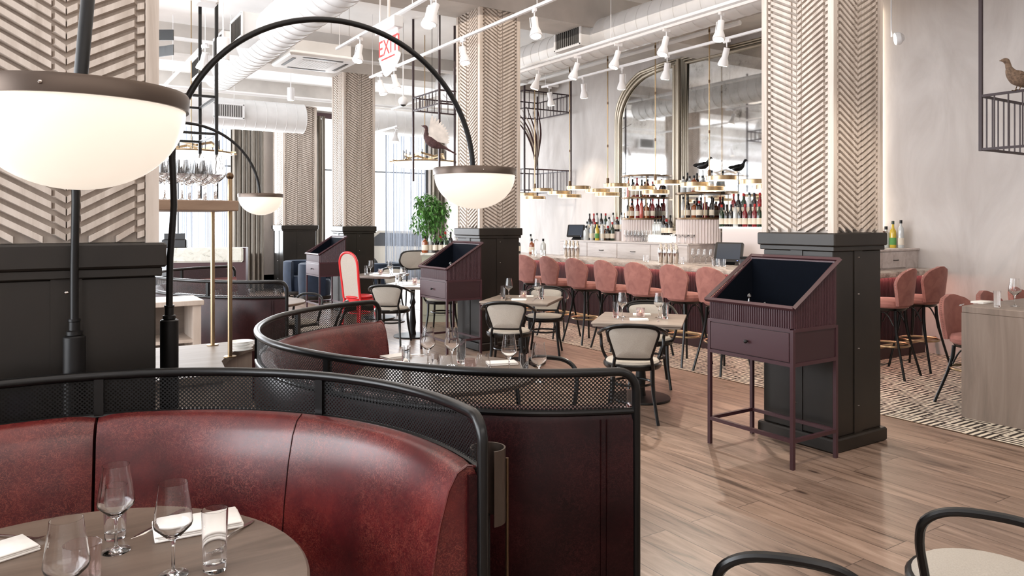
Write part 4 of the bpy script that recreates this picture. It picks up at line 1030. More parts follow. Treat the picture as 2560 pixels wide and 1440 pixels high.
# high table
zh = .943
gp('tumb', 2493, 768, 'water tumbler on the pale oak high table', z=zh, scale=.9); gp('wine', 2537, 766, 'wine glass on the pale oak high table', z=zh)
gp('napkin', 2455, 757, 'flat white napkin on the pale oak high table', R(0), z=zh); gp('knife', 2400, 765, 'knife on the pale oak high table', R(-70), z=zh)
# bar top
for i, px in enumerate((1415, 1424, 1433, 1443)):
    y = onX(px, 7.55); put('shaker', 7.55, y, 1.071, 'steel cocktail shaker, %s from the left in the far row on the marble bar' % NTH[i], 'far row of shakers')
for i, px in enumerate((1652, 1665, 1677, 1690)):
    y = onX(px, 7.5); put('shaker', 7.5, y, 1.071, 'steel cocktail shaker, %s from the left in the near row on the marble bar' % NTH[i], 'near row of shakers')
for i, px in enumerate((1788, 1806)): put('rocks', 7.5, onX(px, 7.5), 1.071, 'cut rocks glass on the bar by the near stand, %s' % ('left of two', 'right of two')[i], None, scale=1.1)
for i, px in enumerate((1703, 1615)): put('rocks', 7.55, onX(px, 7.55), 1.071, ('silver edged mixing glass right of the near shakers', 'small mixing glass on the bar left of the near shakers')[i], None)
n = 0
for r_ in range(3):
    for i in range(9):
        y = 8.75+i*.095+r_*.03; n += 1
        if r_ < 2 or i < 6: put('wine' if r_ < 2 else 'rocks', 8.98+.08*r_, y+.55, 1.302, 'clear %s, %s from right in the %s row on the drawer cabinet' % ('stemmed glass' if r_ < 2 else 'short glass', NTH[i], ('front', 'middle', 'back')[r_]), 'glasses standing on the back bar cabinet', scale=.85)
for i in range(8): put('coupe', 9.0+.08*(i % 2), 8.5+i*.07, 1.302, 'low clear coupe, %s from right in the row by the right tiered shelf' % NTH[i], 'coupes on the back bar cabinet')
for i in range(6): put('wine', 8.8, onX(1735+i*15, 8.8), .996, 'clear wine glass, %s from left in the row left of the touch screen' % NTH[i], 'wine glasses left of the touch screen')
for i in range(12): put('tumb' if i % 2 else 'wine', 8.2+.09*(i//2), 5.2+.1*(i % 2), 1.316, 'clear %s, %s from left in the cluster right of the near column' % ('water glass' if i % 2 else 'wine glass', NTH[i//2]), 'glasses right of the near column', scale=.75)
tag(MB().lathe([(0, 0), (.05, 0), (.008, .01), (.006, .15), (.03, .17), (.055, .2), (.057, .22), (0, .21)], 24).build('silver_bowl', 'silver', loc=(8.95, 5.25, 1.316)), 'silver footed bowl standing above the glasses right of the near column', 'bowl')

# point-of-sale screens
def pos(loc, rz, label):
    t = thing('touch_screen', label, 'screen', loc, rz)
    m = Matrix.Translation((0, 0, .2)) @ Matrix.Rotation(R(-18), 4, 'X')
    mb = MB(); mb.loft([[(x, -.02, z) for x, z in [(-.2, -.15), (.2, -.15), (.215, -.135), (.215, .135), (.2, .15), (-.2, .15), (-.215, .135), (-.215, -.135)]], [(x*.96, .03, z*.96) for x, z in [(-.2, -.15), (.2, -.15), (.215, -.135), (.215, .135), (.2, .15), (-.2, .15), (-.215, .135), (-.215, -.135)]]], True, True, True, m)
    mb.build('housing', 'black_plastic', t, smooth=0)
    MB().box((0, -.022, .01), (.36, .004, .24), m).build('display', 'screen', t, smooth=0)
    MB().box((.15, -.0225, -.128), (.015, .004, .006), m).build('power_light', 'b_blue_glow', t, smooth=0)
    mb = MB(); mb.loft([[(-.1, -.06, 0), (.1, -.06, 0), (.1, .16, 0), (-.1, .16, 0)], [(-.09, .0, .04), (.09, .0, .04), (.09, .14, .05), (-.09, .14, .05)], [(-.06, .04, .14), (.06, .04, .14), (.06, .09, .16), (-.06, .09, .16)]], True, True, True); mb.build('stand', 'black_plastic', t, smooth=0)
    return t
y = onX(1826, 8.75); ps = pos((8.72, y, .996), face((0, 0), (1, .35)), 'black touch screen till at the back bar left of the near column')
dup(ps, (8.98, onX(1440, 8.98), 1.302), face((0, 0), (1, .5)), 'black touch screen till seen from behind at the far end of the back bar', scale=(.85, .85, .85))
t = thing('receipt_printer', 'black receipt printer beside the touch screen till', 'printer', (8.75, onX(1868, 8.75), .996), R(20))
MB().bev(-.11, .11, -.08, .08, 0, .13, .02).build('body', 'black_plastic', t, smooth=0); MB().bev(-.09, .09, -.05, .085, .13, .15, .008).build('lid', 'black_metal', t, smooth=0)
t = thing('service_box', 'dark grey boxed bar equipment against the near column', 'equipment', (8.4, 5.75, .0))
MB().bev(-.15, .25, -.12, .12, .996, 1.36, .01).build('housing', 'dark_steel', t, smooth=0); MB().bev(-.16, -.1, -.13, .13, 1.15, 1.18, .004).build('front_lip', 'silver', t, smooth=0)
for i, (k_, yy, xx) in enumerate([('clear_squat', 10.9, 7.75), ('amber_squat', 11.05, 7.6), ('clear_tall', 11.3, 7.75), ('dark_squat', 11.5, 7.6)]):
    put_bottle(k_, xx, yy, 1.0705, '%s at the far end of the marble bar top' % NM[k_], 'bottles at the far end of the bar top')
for i in range(4): put('rocks', 7.42+.1*(i % 2), 10.45+.13*i, 1.0705, 'short glass, %s from right at the far end of the marble bar' % NTH[i], 'short glasses at the far end of the bar')
# tap on the far bar end and a small sprig
t = thing('beer_tap', 'slim chrome tap with a bent spout at the far end of the bar', 'tap', (7.7, onX(1335, 7.7), 1.071))
MB().tube(spl([(0, 0, 0), (0, 0, .2), (0, -.02, .25), (0, -.1, .26), (0, -.12, .24)], 4), .01, 8).build('spout', 'silver', t); MB().lathe([(0, 0), (.03, 0), (.03, .01), (0, .012)], 16).build('base', 'silver', t)

# ================================================================ PENDANTS OVER THE BAR
def pendant(loc, label, group, zt=CEIL):
    t = thing('disc_pendant', label, 'pendant lamp', loc, 0)
    h = zt-loc[2]
    MB().cyl((0, 0, .12), (0, 0, h), .009, 8).build('rod', 'brass', t)
    MB().cyl((0, 0, .03), (0, 0, .17), .022, 12).build('stem_sleeve', 'dull_brass', t)
    MB().lathe([(0, h-.03), (.06, h-.03), (.06, h), (0, h)], 20).build('ceiling_rose', 'brass', t)
    for i in range(3): MB().cyl((0, 0, h*(.25+.25*i)-.02), (0, 0, h*(.25+.25*i)+.02), .013, 8).build('coupling', 'dull_brass', t)
    for k, (dx, dy, z) in enumerate([(.02, -.2, .02), (-.06, .2, -.05), (-.02, -.02, -.115)]):
        d = MB().lathe([(.0, z), (.2, z), (.2, z+.052), (.195, z+.056), (0, z+.056)], 44, (dx, dy, 0)).build('brass_disc', 'brass', t, smooth=30)
        MB().lathe([(.19, z-.001), (.17, z-.004), (0, z-.004)], 44, (dx, dy, 0)).build('light_face', 'disc_glow', d)
    return t
p0 = None
for i, (x, y, z) in enumerate([(7.6, 6.86, 2.18), (7.6, 7.88, 2.17), (7.6, 8.94, 2.17), (7.6, 9.92, 2.17), (7.6, 10.95, 2.17)]):
    lb = 'brass triple disc pendant over the bar, %s from the near column' % NTH[i]
    if p0 is None: p0 = pendant((x, y, z), lb, None)
    else: dup(p0, (x, y, z), R([0, 8, -6, 4, 0][i]), lb)
dup(p0, (7.6, 5.85, 2.17), R(5), 'brass disc pendant half hidden by the near column above the bottles')

# ================================================================ CEILING FITTINGS
TZ = 3.9
def track(x, y0, y1, label, z=TZ):
    t = thing('light_track', label, 'light track', (x, y0, 0))
    MB().b2(-.018, .018, 0, y1-y0, z, z+.03).build('rail', 'white_track', t, smooth=0)
    n = max(2, int((y1-y0)/2.2))
    for i in range(n+1):
        yy = .1+(y1-y0-.2)*i/n; MB().cyl((0, yy, z+.03), (0, yy, CEIL), .004, 6).build('hanger', 'white_track', t)
track(6.2, 2.2, onX(1312, 6.2)+.6, 'long white light track crossing above the bar stools')
track(7.2, 4.6, onX(1355, 7.2), 'white light track closest to the arched mirror')
track(4.45, 1.8, onX(925, 4.45), 'white light track running over the square tables')
track(3.35, 2.6, onX(842, 3.35), 'white light track left of the centre column, above the arc lamp')
hp = None
def head(x, y, aim, label, z=TZ):
    global hp
    if hp is None:
        t = thing('track_light', label, 'track light', (x, y, z))
        MB().b2(-.014, .014, -.05, .05, -.035, 0).build('adapter', 'white_track', t, smooth=0)
        MB().cyl((0, 0, -.035), (0, 0, -.09), .007).build('swivel_arm', 'white_track', t)
        T = Matrix.Translation((0, 0, -.1)) @ Matrix.Rotation(R(18), 4, 'X')
        b = MB().lathe([(0, -.22), (.058, -.22), (.066, -.215), (.066, -.2), (.056, -.16), (.036, -.11), (.036, 0), (0, .004)], 20, m=T, cap=False).build('housing', 'white_track', t)
        MB().tube([(T @ Vector(p))[:] for p in [(.0, .0, 0), (.05, 0, 0), (.05, 0, -.12), (.04, 0, -.12)]], .005, 6).build('yoke', 'white_track', t)
        MB().lathe([(0, -.223), (.054, -.223), (.054, -.219), (0, -.219)], 20, m=T).build('lens', 'lamp_face', t)
        hp = t; t.rotation_euler = (0, 0, aim); return t
    return dup(hp, (x, y, z), aim, label)
HD = [(6.2, [1347, 1444, 1546, 1666, 1803], 'on the long track above the bar stools', 40), (7.2, [1373, 1458, 1555, 1668, 1817], 'on the track closest to the mirrors', -70), (4.45, [1336, 1157, 985, 950], 'on the track above the square tables', 160),
      (3.35, [1090, 1078, 900], 'on the track above the arc lamp', 100)]
for x, pxs, w, a in HD:
    for i, px in enumerate(pxs): head(x, onX(px, x), R(a+i*17), 'white spot lamp, %s from %s %s' % (NTH[i], 'the left' if pxs[0] < pxs[-1] else 'the right', w))
track(1.85, 9.9, 15.2, 'short white light track at the far left near the sheer curtain', 3.9)
track(6.3, 14.0, 17.8, 'short white light track before the right far window', 3.6)
for i, (px, x, z) in enumerate([(765, 1.85, 3.9), (787, 1.85, 3.9), (627, 1.85, 3.9), (1047, 6.3, 3.6), (1015, 6.3, 3.6)]):
    y = min(max(onX(px, x), 10 if x < 3 else 14.1), 15.1 if x < 3 else 17.7)
    head(x, y if i != 2 else 14.6, R(40*i), 'small white spot lamp on the %s, %s one' % ('far left track' if x < 3 else 'track before the far window', NTH[[0, 1, 2, 0, 1][i]]), z)
for i, (x, y) in enumerate([(9.0, 4.9)]):
    t = thing('wall_spot', 'lit round spot lamp at the top edge beside the near column', 'light', (8.2, onX(2238, 8.2), 3.72), R(40))
    MB().lathe([(0, 0), (.07, 0), (.075, .02), (.07, .05), (.03, .09), (0, .09)], 24, m=Matrix.Rotation(R(80), 4, 'X')).build('housing', 'white_track', t)
    MB().lathe([(0, -.004), (.062, -.004), (.062, 0), (0, 0)], 24, m=Matrix.Rotation(R(80), 4, 'X')).build('lens', 'lamp_face', t)
    MB().cyl((0, .04, .03), (0, .04, 1.16), .008).build('stem', 'white_track', t)
for i, (x, y, e) in enumerate([(6.2, 5.2, 60), (6.2, 7.2, 60), (6.2, 9.2, 50), (4.45, 6.0, 55), (3.35, 5.0, 60), (7.2, 7.0, 60), (7.2, 9.5, 50), (3.35, 8.2, 55), (4.3, 1.9, 90), (8.2, 2.6, 60), (8.3, 11.6, 60)]):
    l = bpy.data.lights.new('spot', 'SPOT'); l.energy = e; l.spot_size = R(75); l.spot_blend = .6; l.shadow_soft_size = .05; l.color = (1, .87, .73)
    o = bpy.data.objects.new('spot', l); o.location = (x, y, 3.62); o.rotation_euler = (R([8, -10, 5, 0, 12, 6, -6, 0, 14, 0, 0][i]), R([-14, 10, 14, -12, -6, -24, -20, 6, -14, -22, -25][i]), 0); col.objects.link(o)

l = bpy.data.lights.new('spot', 'SPOT'); l.energy = 240; l.spot_size = R(52); l.spot_blend = .5; l.shadow_soft_size = .04; l.color = (1, .9, .78)
o = bpy.data.objects.new('spot', l); o.location = (6.2, 5.9, 3.62); col.objects.link(o)
o.rotation_euler = (Vector((4.3, 2.7, 0))-Vector((6.2, 5.9, 3.62))).to_track_quat('-Z', 'Y').to_euler()
def duct(label, p, q, r, vents=(), ribs=.22):
    """round spiral duct between p and q along X or Y"""
    p, q = Vector(p), Vector(q); t = thing('air_duct', label, 'duct', p[:])
    d = q-p; n = int(d.length/ribs); pts = []; rad = []
    for i in range(n+1):
        c = d*i/n
        for o, k in ((-.006, 0), (-.003, .006), (.003, .006), (.006, 0)):
            pts.append((c+d.normalized()*o)[:]); rad.append(r+k)
    MB().tube(pts, r, 32, radii=rad).build('spiral_tube', 'duct', t, smooth=25)
    ax = 'x' if abs(d.x) > abs(d.y) else 'y'
    for i in range(int(d.length/2.6)+1):
        c = d*min(.95, (i*2.6+.4)/d.length); MB().tube([(c.x, c.y, r*.9), (c.x, c.y, CEIL-p.z)], .006, 6).build('hanger', 'white_metal', t)
    for s, side in vents:
        c = d.normalized()*s; v = MB()
        if ax == 'y': v.b2(side*r*.6, side*(r+.16), c.y-.3, c.y+.3, -.16, .16); m = Matrix.Translation((side*(r+.165), c.y, 0)) @ Matrix.Rotation(R(90), 4, 'Z')
        else: v.b2(c.x-.3, c.x+.3, side*r*.6, side*(r+.1), -.13, .13); m = Matrix.Translation((c.x, side*(r+.105), 0))
        b = v.build('vent_box', 'duct', t, smooth=0); g = MB()
        for k in range(12): g.box(((k-5.5)*.045, 0, 0), (.014, .02, .24), m)
        g.build('grille', 'dark_steel', b, smooth=0)
        f = MB(); 
        for zz in (-.145, .145): f.box((0, 0, zz), (.62, .02, .03), m)
        for xx in (-.3, .3): f.box((xx, 0, 0), (.03, .02, .3), m)
        f.build('vent_frame', 'white_metal', b, smooth=0)
duct('white spiral duct running over the bar toward the camera', (6.9, 2.6, 4.3), (6.9, 13.0, 4.3), .265, [(5.9, -1), (9.0, -1)])
duct('white spiral duct at upper left running toward the camera', (2.62, 3.9, 4.1), (2.62, 12.9, 4.1), .27, [(7.0, -1), (8.7, -1), (5.9, -1)])
duct('long white spiral duct across the far end above the curtains', (-4.5, 16.8, 4.0), (5.2, 16.8, 4.0), .33, [(8.0, -1)])
duct('white spiral duct across the far right corner above the sheer curtain', (6.4, 16.6, 4.05), (9.4, 16.6, 4.05), .3, [])
# ceiling pipework
def pipe(pts, r, label):
    t = MB().tube(pts, r, 8); tag(t.build('sprinkler_pipe', 'white_metal'), label, 'pipe')
pipe([(-2, 11.6, 4.3), (8.6, 11.6, 4.3)], .03, 'thin white sprinkler pipe crossing before the far columns')
pipe([(-2, 14.9, 4.15), (9.3, 14.9, 4.15)], .035, 'white sprinkler pipe in front of the far curtains')
pipe([(7.9, 6.6, 4.3), (7.9, 13, 4.3)], .035, 'white pipe above the back bar cabinet')
pipe([(5.9, 2, 3.86), (5.9, 13.4, 3.86)], .022, 'white conduit slung beneath the bar duct')
pipe([(1.0, 4.4, 4.5), (1.0, 12.6, 4.5)], .025, 'white conduit left of the upper left duct')
# ceiling cassette
t = thing('air_conditioner', 'square white ceiling air conditioner hung behind the arc lamp hoop', 'air conditioner', (3.62, 11.1, 4.05))
MB().bev(-.52, .52, -.52, .52, 0, .07, .03).build('fascia', 'white_metal', t, smooth=0)
MB().b2(-.42, .42, -.42, .42, .07, .4).build('casing', 'duct', t, smooth=0)
g = MB()
for k in range(12): g.box(((k-5.5)*.045, 0, -.003), (.03, .5, .006))
g.build('grille', 'duct', t, smooth=0)
for a in range(4): MB().box((0, .4, -.002), (.6, .05, .008), Matrix.Rotation(a*pi/2, 4, 'Z')).build('air_slot', 'dark_steel', t, smooth=0)
for sx in (-1, 1):
    for sy in (-1, 1): MB().cyl((sx*.4, sy*.4, .4), (sx*.4, sy*.4, CEIL-4.05), .005, 6).build('hanger', 'silver', t)
# exit sign
ex = PD(972, 5.55)
t = thing('exit_sign', 'hanging white sign with red EXIT lettering behind the arc lamp hoop', 'exit sign', (ex[0], ex[1], 2.91)); t.scale = (.93, .93, .93)
MB().bev(-.04, .04, -.19, .19, .18, .27, .004).build('housing', 'white_metal', t, smooth=0)
MB().b2(-.006, .006, -.17, .17, -.06, .18).build('panel', 'sign_face', t, smooth=0)
for sx, rz_ in ((-1, R(-90)), (1, R(90))):
    fc = bpy.data.curves.new('exit', 'FONT'); fc.body = 'EXIT'; fc.size = .19; fc.align_x = 'CENTER'; fc.extrude = .001
    fo = bpy.data.objects.new('lettering_source', fc); me = bpy.data.meshes.new_from_object(fo); bpy.data.objects.remove(fo)
    me.materials.append(M['sign_red']); o = bpy.data.objects.new('lettering', me); col.objects.link(o); o.parent = t
    o.rotation_euler = (R(90), 0, rz_); o.location = (sx*.008, 0, .0)
MB().box((-.008, 0, -.03), (.003, .26, .012)).build('underline', 'sign_red', t, smooth=0)
MB().cyl((0, 0, .27), (0, 0, (CEIL-2.91)/.93), .012).build('stem', 'silver', t)
# cylinder downlights and small ceiling things
for i, (px, d, zb, lb) in enumerate([(558, 8.0, 3.4, 'white cylinder downlight on a thin stem at upper left'), (727, 14, 3.95, 'small white cylinder downlight above the farthest column')]):
    p = PD(px, d); t = thing('downlight', lb, 'light', (p[0], p[1], zb))
    MB().lathe([(0, 0), (.055, 0), (.065, .005), (.065, .23), (.06, .24), (0, .24)], 24).build('housing', 'white_track', t)
    MB().cyl((0, 0, .24), (0, 0, CEIL-zb), .008).build('stem', 'white_track', t); MB().lathe([(0, -.003), (.05, -.003), (.05, 0), (0, 0)], 20).build('lens', 'lamp_face', t)
p = PD(516, 7.2); tag(MB().bev(-.1, .1, -.1, .1, 0, .12, .02).build('loudspeaker', 'white_metal', loc=(p[0], p[1], 3.76), smooth=0), 'small white box loudspeaker at the top edge above the left duct', 'speaker')
tag(MB().cyl((p[0], p[1], 3.88), (p[0], p[1], CEIL), .01).build('speaker_bracket', 'white_metal'), 'thin drop rod holding the small white loudspeaker', 'bracket')
p = PD(1027, 9.0); tag(MB().lathe([(0, 0), (.09, 0), (.1, .02), (.1, .05), (0, .05)], 24).build('smoke_detector', 'white_metal', loc=(p[0], p[1], CEIL-.05)), 'round white smoke detector on the ceiling right of the exit sign', 'smoke detector')
p = PD(1008, 12.0); t = thing('security_camera', 'small white dome camera below the far tracks', 'camera', (p[0], p[1], 3.55))
MB().cyl((0, 0, .08), (0, 0, CEIL-3.55), .01).build('stem', 'white_metal', t); MB().ball((0, 0, .06), .08, 16).build('dome', 'white_metal', t); MB().ball((0, 0, .03), .06, 14).build('lens_cover', 'black_plastic', t)
p = PD(950, 7.9); t = thing('projector_lamp', 'large white cone shaped spot lamp under the exit sign', 'light', (p[0], p[1], 3.42))
MB().lathe([(.03, 0), (.05, .02), (.15, .14), (.155, .16), (.14, .15), (.02, .02)], 28, m=Matrix.Rotation(R(115), 4, 'Y'), cap=False).build('reflector', 'white_track', t); MB().cyl((0, 0, 0), (0, 0, CEIL-3.42), .01).build('stem', 'white_track', t)

# ================================================================ HANGING CAGES
def cage(label, x0, x1, y0, y1, bands, z0, bal=.11, mat='dark_burgundy', faces='nswe', r=.014):
    t = thing('hanging_cage', label, 'hanging frame', (x0, y0, 0)); W, D = x1-x0, y1-y0
    for nx, ny in ((0, 0), (1, 0), (0, 1), (1, 1)): MB().b2(nx*W-r, nx*W+r, ny*D-r, ny*D+r, z0, CEIL).build('post', mat, t, smooth=0)
    for b0, b1 in bands:
        f = MB()
        for z in (b0, b1):
            for y in (0, D): f.b2(0, W, y-r*.8, y+r*.8, z-r*.8, z+r*.8)
            for x in (0, W): f.b2(x-r*.8, x+r*.8, 0, D, z-r*.8, z+r*.8)
        if bal:
            for i in range(1, int(W/bal)):
                x = W*i/int(W/bal)
                for y in (0, D): f.b2(x-.005, x+.005, y-.005, y+.005, b0, b1)
            for i in range(1, int(D/bal)):
                y = D*i/int(D/bal)
                for x in (0, W): f.b2(x-.005, x+.005, y-.005, y+.005, b0, b1)
        f.build('railing', mat, t, smooth=0)
cage('dark red steel cage hung high before the plaster wall at the right edge', 7.4, 9.3, 1.2, 3.395, [(2.325, 2.82)], 2.31)
cage('dark steel hanging frame with two railed tiers left of the arched mirror', 8.15, 9.3, 12.1, 13.3, [(3.9, 4.25), (2.28, 2.7)], 2.2)
p = PD(1083, 11.2); cage('dark steel hanging frame holding the pheasant before the far window', p[0], p[0]+.75, p[1]-.2, p[1]+.7, [(3.42, 3.62)], 2.3)
p = PD(541, 8.6); cage('black steel hanging frame at left above the stemware shelf', p[0]-1.0, p[0], p[1], p[1]+1.0, [(2.67, 3.1)], 1.85, bal=0, mat='black_metal', r=.018)
t = thing('wall_sconce', 'two dark curved sheet metal strips jutting out beside the nearest column top', 'light', PD(322, 5.0)+(2.78,), R(-33))
for k, z in enumerate((0, .1)): MB().loft([[(-.3+.6*i/8, .1*sin(pi*i/8)*(1-k), z+h) for h in (0, .07)]+[(-.3+.6*i/8, .1*sin(pi*i/8)*(1-k)+.01, z+h) for h in (.07, 0)] for i in range(9)], True, True, True).build('curved_strip', 'black_wood', t, smooth=0)
MB().cyl((-.2, .02, .05), (-.2, .02, CEIL-2.75), .006).build('hanger', 'dull_bronze', t)

# ================================================================ CHANDELIERS
def chandelier(loc, dia, label):
    t = thing('ring_chandelier', label, 'chandelier', loc); r = dia/2
    MB().lathe([(0, -.09), (r*.5, -.085), (r*.85, -.05), (r*.95, 0), (r*.94, .02), (0, .02)], 40).build('glass_diffuser', 'ring_glow', t)
    MB().tube([(r*cos(a), r*sin(a), .02) for a in [tau*i/40 for i in range(40)]], .012, 8, closed=True).build('brass_ring', 'brass', t)
    for i in range(12):
        a = tau*i/12; q = Matrix.Rotation(a, 4, 'Z'); MB().box((r*.92, 0, .03), (.22, .02, .02), q).build('brass_arm', 'brass', t, smooth=0)
    b = MB()
    for i in range(10):
        a = tau*i/10; q = Matrix.Rotation(a, 4, 'Z') @ Matrix.Translation((r*.6, 0, .13)) @ Matrix.Rotation(R(14*(-1)**i), 4, 'X'); b.box((0, 0, 0), (.03, r*.42, .035), q)
    b.build('zigzag_band', 'brass', t, smooth=0)
    s = MB()
    for i in range(14):
        a = tau*i/14+.1; s.cyl((r*.68*cos(a), r*.68*sin(a), .03), (r*.68*cos(a), r*.68*sin(a), .22), .006, 6); s.lathe([(0, .03), (.03, .03), (.03, .035), (0, .035)], 10, (r*.68*cos(a), r*.68*sin(a), 0))
    s.build('candle_pins', 'dark_steel', t)
    MB().cyl((0, 0, .02), (0, 0, CEIL-loc[2]), .008).build('stem', 'brass', t)
p = PD(1062, 12.8); chandelier((p[0], p[1], 2.66), 1.08, 'glowing brass ring chandelier beneath the pheasant before the far window')
p = PD(478, 10.8); chandelier((p[0], p[1], 2.64), 1.15, 'glowing brass ring chandelier at left above the stemware shelf')

# ================================================================ BIRDS AND FEATHERS
def bird(loc, rz, label, mat, s=1, wings=False, tail=.35, pitch=0):
    t = thing('mounted_bird', label, 'bird', loc, rz); t.rotation_euler = (0, -R(pitch), rz)
    P = [(-tail, 0, .02, .008), (-tail*.5, 0, .015, .02), (-.14, 0, .0, .045), (-.06, 0, -.01, .075), (.04, 0, 0, .08), (.11, 0, .03, .055), (.15, 0, .08, .03), (.17, 0, .12, .026), (.195, 0, .145, .03), (.225, 0, .145, .02), (.25, 0, .135, .007), (.268, 0, .13, .002)]
    P = [tuple(v*s for v in q) for q in P]; C = spl([q[:3] for q in P], 4); rad = []
    for i in range(len(C)):
        u = i/4; a = min(int(u), len(P)-2); rad.append(P[a][3]+(P[a+1][3]-P[a][3])*(u-a))
    MB().tube(C, .02, 14, radii=rad).build('body', mat, t, smooth=80)
    if wings:
        for sy in (1, -1):
            w = MB(); n = 12; el = R(62) if sy > 0 else R(-12)
            for i in range(n):
                f_ = i/(n-1); a = R(-18+92*f_); L_ = s*(.44-.14*f_)
                rt = Vector((.07*s-.10*s*f_, sy*.05*s, .04*s)); k = .75*Vector((-sin(a)*L_, sy*cos(a)*cos(el)*L_, cos(a)*sin(el)*L_+.02)); sd = k.cross(Vector((0, -sin(el), sy*cos(el)))).normalized()*s*.021
                w.loft([[(rt+k*f+sd*g)[:] for g in (-h, h)]+[(rt+k*f+sd*g+Vector((0, 0, .005)))[:] for g in (h, -h)] for f, h in ((0, .5), (.4, 1.1), (.85, 1), (1, .25))], True, True, True)
            w.build('wing', 'feather', t, smooth=0)
    else:
        for sy in (1, -1):
            MB().loft([[(x*s, sy*(.03+o)*s, (z+dz)*s) for o, dz in ((0, -.03), (.052, 0), (.045, .03), (0, .05))] for x, z, o_ in ((-.2, 0, 0), (-.1, .0, 0), (.04, .02, 0), (.07, .02, 0))], True, True, True).build('wing', mat, t, smooth=60)
            MB().tube([(.0, sy*.03*s, -.06*s), (.01, sy*.03*s, -.13*s), (.05*s, sy*.03*s, -.135*s)], .005*s, 6).build('foot', 'dull_brass', t)
    return t
p = PD(1080, 10.4); bird((p[0], p[1], 2.78), R(150), 'mounted pheasant with raised pale wings above the ring chandelier', 'bird_dark', .9, True, .45, 30)
tag(MB().cyl((p[0], p[1], 2.79), (p[0], p[1], CEIL), .004, 6).build('hanging_wire', 'dark_steel'), 'thin wire holding the mounted pheasant', 'wire')
y_ = onX(2552, 7.4); bird((7.4, y_, 2.93), R(150), 'mounted brown grouse perched on the cage rail at the right edge', 'grouse', .85, False, .16, 12)
bird((9.05, 8.3, 2.56), R(-90), 'dark cast bird figure standing above the right tiered shelf', 'black_metal', .75, False, .28)
t = thing('bird_stand', 'slim dark stand carrying the cast bird above the bottles', 'stand', (9.05, 8.3, 2.141)); MB().cyl((0, 0, .006), (0, 0, .34), .007).build('rod', 'black_metal', t); MB().lathe([(0, 0), (.04, 0), (.04, .006), (0, .006)], 14).build('base', 'black_metal', t)
t = thing('feather_bundle', 'sheaf of long pale and dark feathers standing in the frame left of the mirror', 'feathers', (8.7, 12.5, 2.72))
for i in range(7):
    a = -.5+i*.16; q = [(0, 0, 0), (a*.25, .1*a, .45), (a*.7-.1, .3*a, .85), (a*1.1-.35, .4*a, 1.1+.05*i)]
    sp_ = spl(q, 5); mb = MB(); mb.loft([[(p.x-w, p.y, p.z), (p.x, p.y+.004, p.z+.004), (p.x+w, p.y, p.z), (p.x, p.y-.004, p.z-.004)] for p, w in zip(sp_, [.004+.02*sin(pi*k/(len(sp_)-1)) for k in range(len(sp_))])], True, True, True)
    mb.build('feather', 'feather' if i % 2 else 'bird_dark', t, smooth=0)

# ================================================================ PLANT AND SIDEBOARD
def foliage(c, rx, rz_, n, size, mat, parent, seed):
    rnd = random.Random(seed); mb = MB(); lobes = [(rnd.uniform(-.5, .5)*rx, rnd.uniform(-.5, .5)*rx, rnd.uniform(-.55, .6)*rz_, rnd.uniform(.45, .7)) for _ in range(7)]
    for _ in range(n):
        l = rnd.choice(lobes); d = Vector((rnd.gauss(0, 1), rnd.gauss(0, 1), rnd.gauss(0, 1))).normalized()*rnd.uniform(.55, 1)*l[3]
        p = Vector((c[0]+l[0]+d.x*rx, c[1]+l[1]+d.y*rx, c[2]+l[2]+d.z*rz_*.8))
        q = Matrix.Translation(p) @ Matrix.Rotation(rnd.uniform(0, tau), 4, 'Z') @ Matrix.Rotation(rnd.uniform(-.3, 1.2), 4, 'Y'); s = size*rnd.uniform(.7, 1.2)
        mb.add([(0, 0, 0), (s*.35, -s*.2, s*.03), (s, 0, -s*.12), (s*.35, s*.2, s*.03), (s*.4, 0, -s*.02)], [(0, 1, 4), (1, 2, 4), (2, 3, 4), (3, 0, 4)], q)
    return mb.build('foliage', mat, parent, smooth=0)
px_ = PD(1085, 12.4)
t = thing('sideboard', 'pale green grey sideboard crowded with bottles below the leafy plant', 'sideboard', (px_[0], px_[1], 0), R(-33))
MB().bev(-.2, .62, -.22, .22, 1.1, 1.14, .005).build('top', 'pale_marble', t, smooth=0); MB().b2(-.18, .6, -.2, .2, .0, 1.1).build('case', 'sage', t, smooth=0)
for k in range(2): 
    d = MB().bev(-.16+.38*k, .2+.38*k, -.215, -.2, .12, 1.05, .004).build('door', 'sage', t, smooth=0); MB().box((.0+.38*k, -.225, .95), (.09, .02, .012)).build('pull', 'black_metal', d, smooth=0)
t = thing('potted_ficus', 'bushy green leafy plant standing on the sideboard by the far window', 'plant', (px_[0]-.02, px_[1]+.14, 1.14))
MB().lathe([(0, 0), (.07, 0), (.1, .16), (.105, .17), (.09, .165), (0, .15)], 24).build('pot', 'dark_steel', t)
MB().tube(spl([(0, 0, .14), (.02, .0, .35), (-.02, .02, .6)], 4), .012, 8).build('trunk', 'trunk', t)
foliage((0, 0, .56), .4, .44, 1500, .095, 'leaf', t, 3)
ux_, uy_ = cos(R(-33)), sin(R(-33))
for i, k in enumerate(['amber_squat', 'clear_tall', 'dark_tall', 'dark_squat', 'green_tall', 'dark_tall', 'clear_tall', 'dark_tall', 'red_tall']):
    a = -.14+i*.085; b_ = -.12+.05*(i % 2)
    put_bottle(k, px_[0]+ux_*a-uy_*b_, px_[1]+uy_*a+ux_*b_, 1.141, '%s, %s from left on the sideboard under the plant' % (NM[k], NTH[i]), 'bottles on the sideboard')

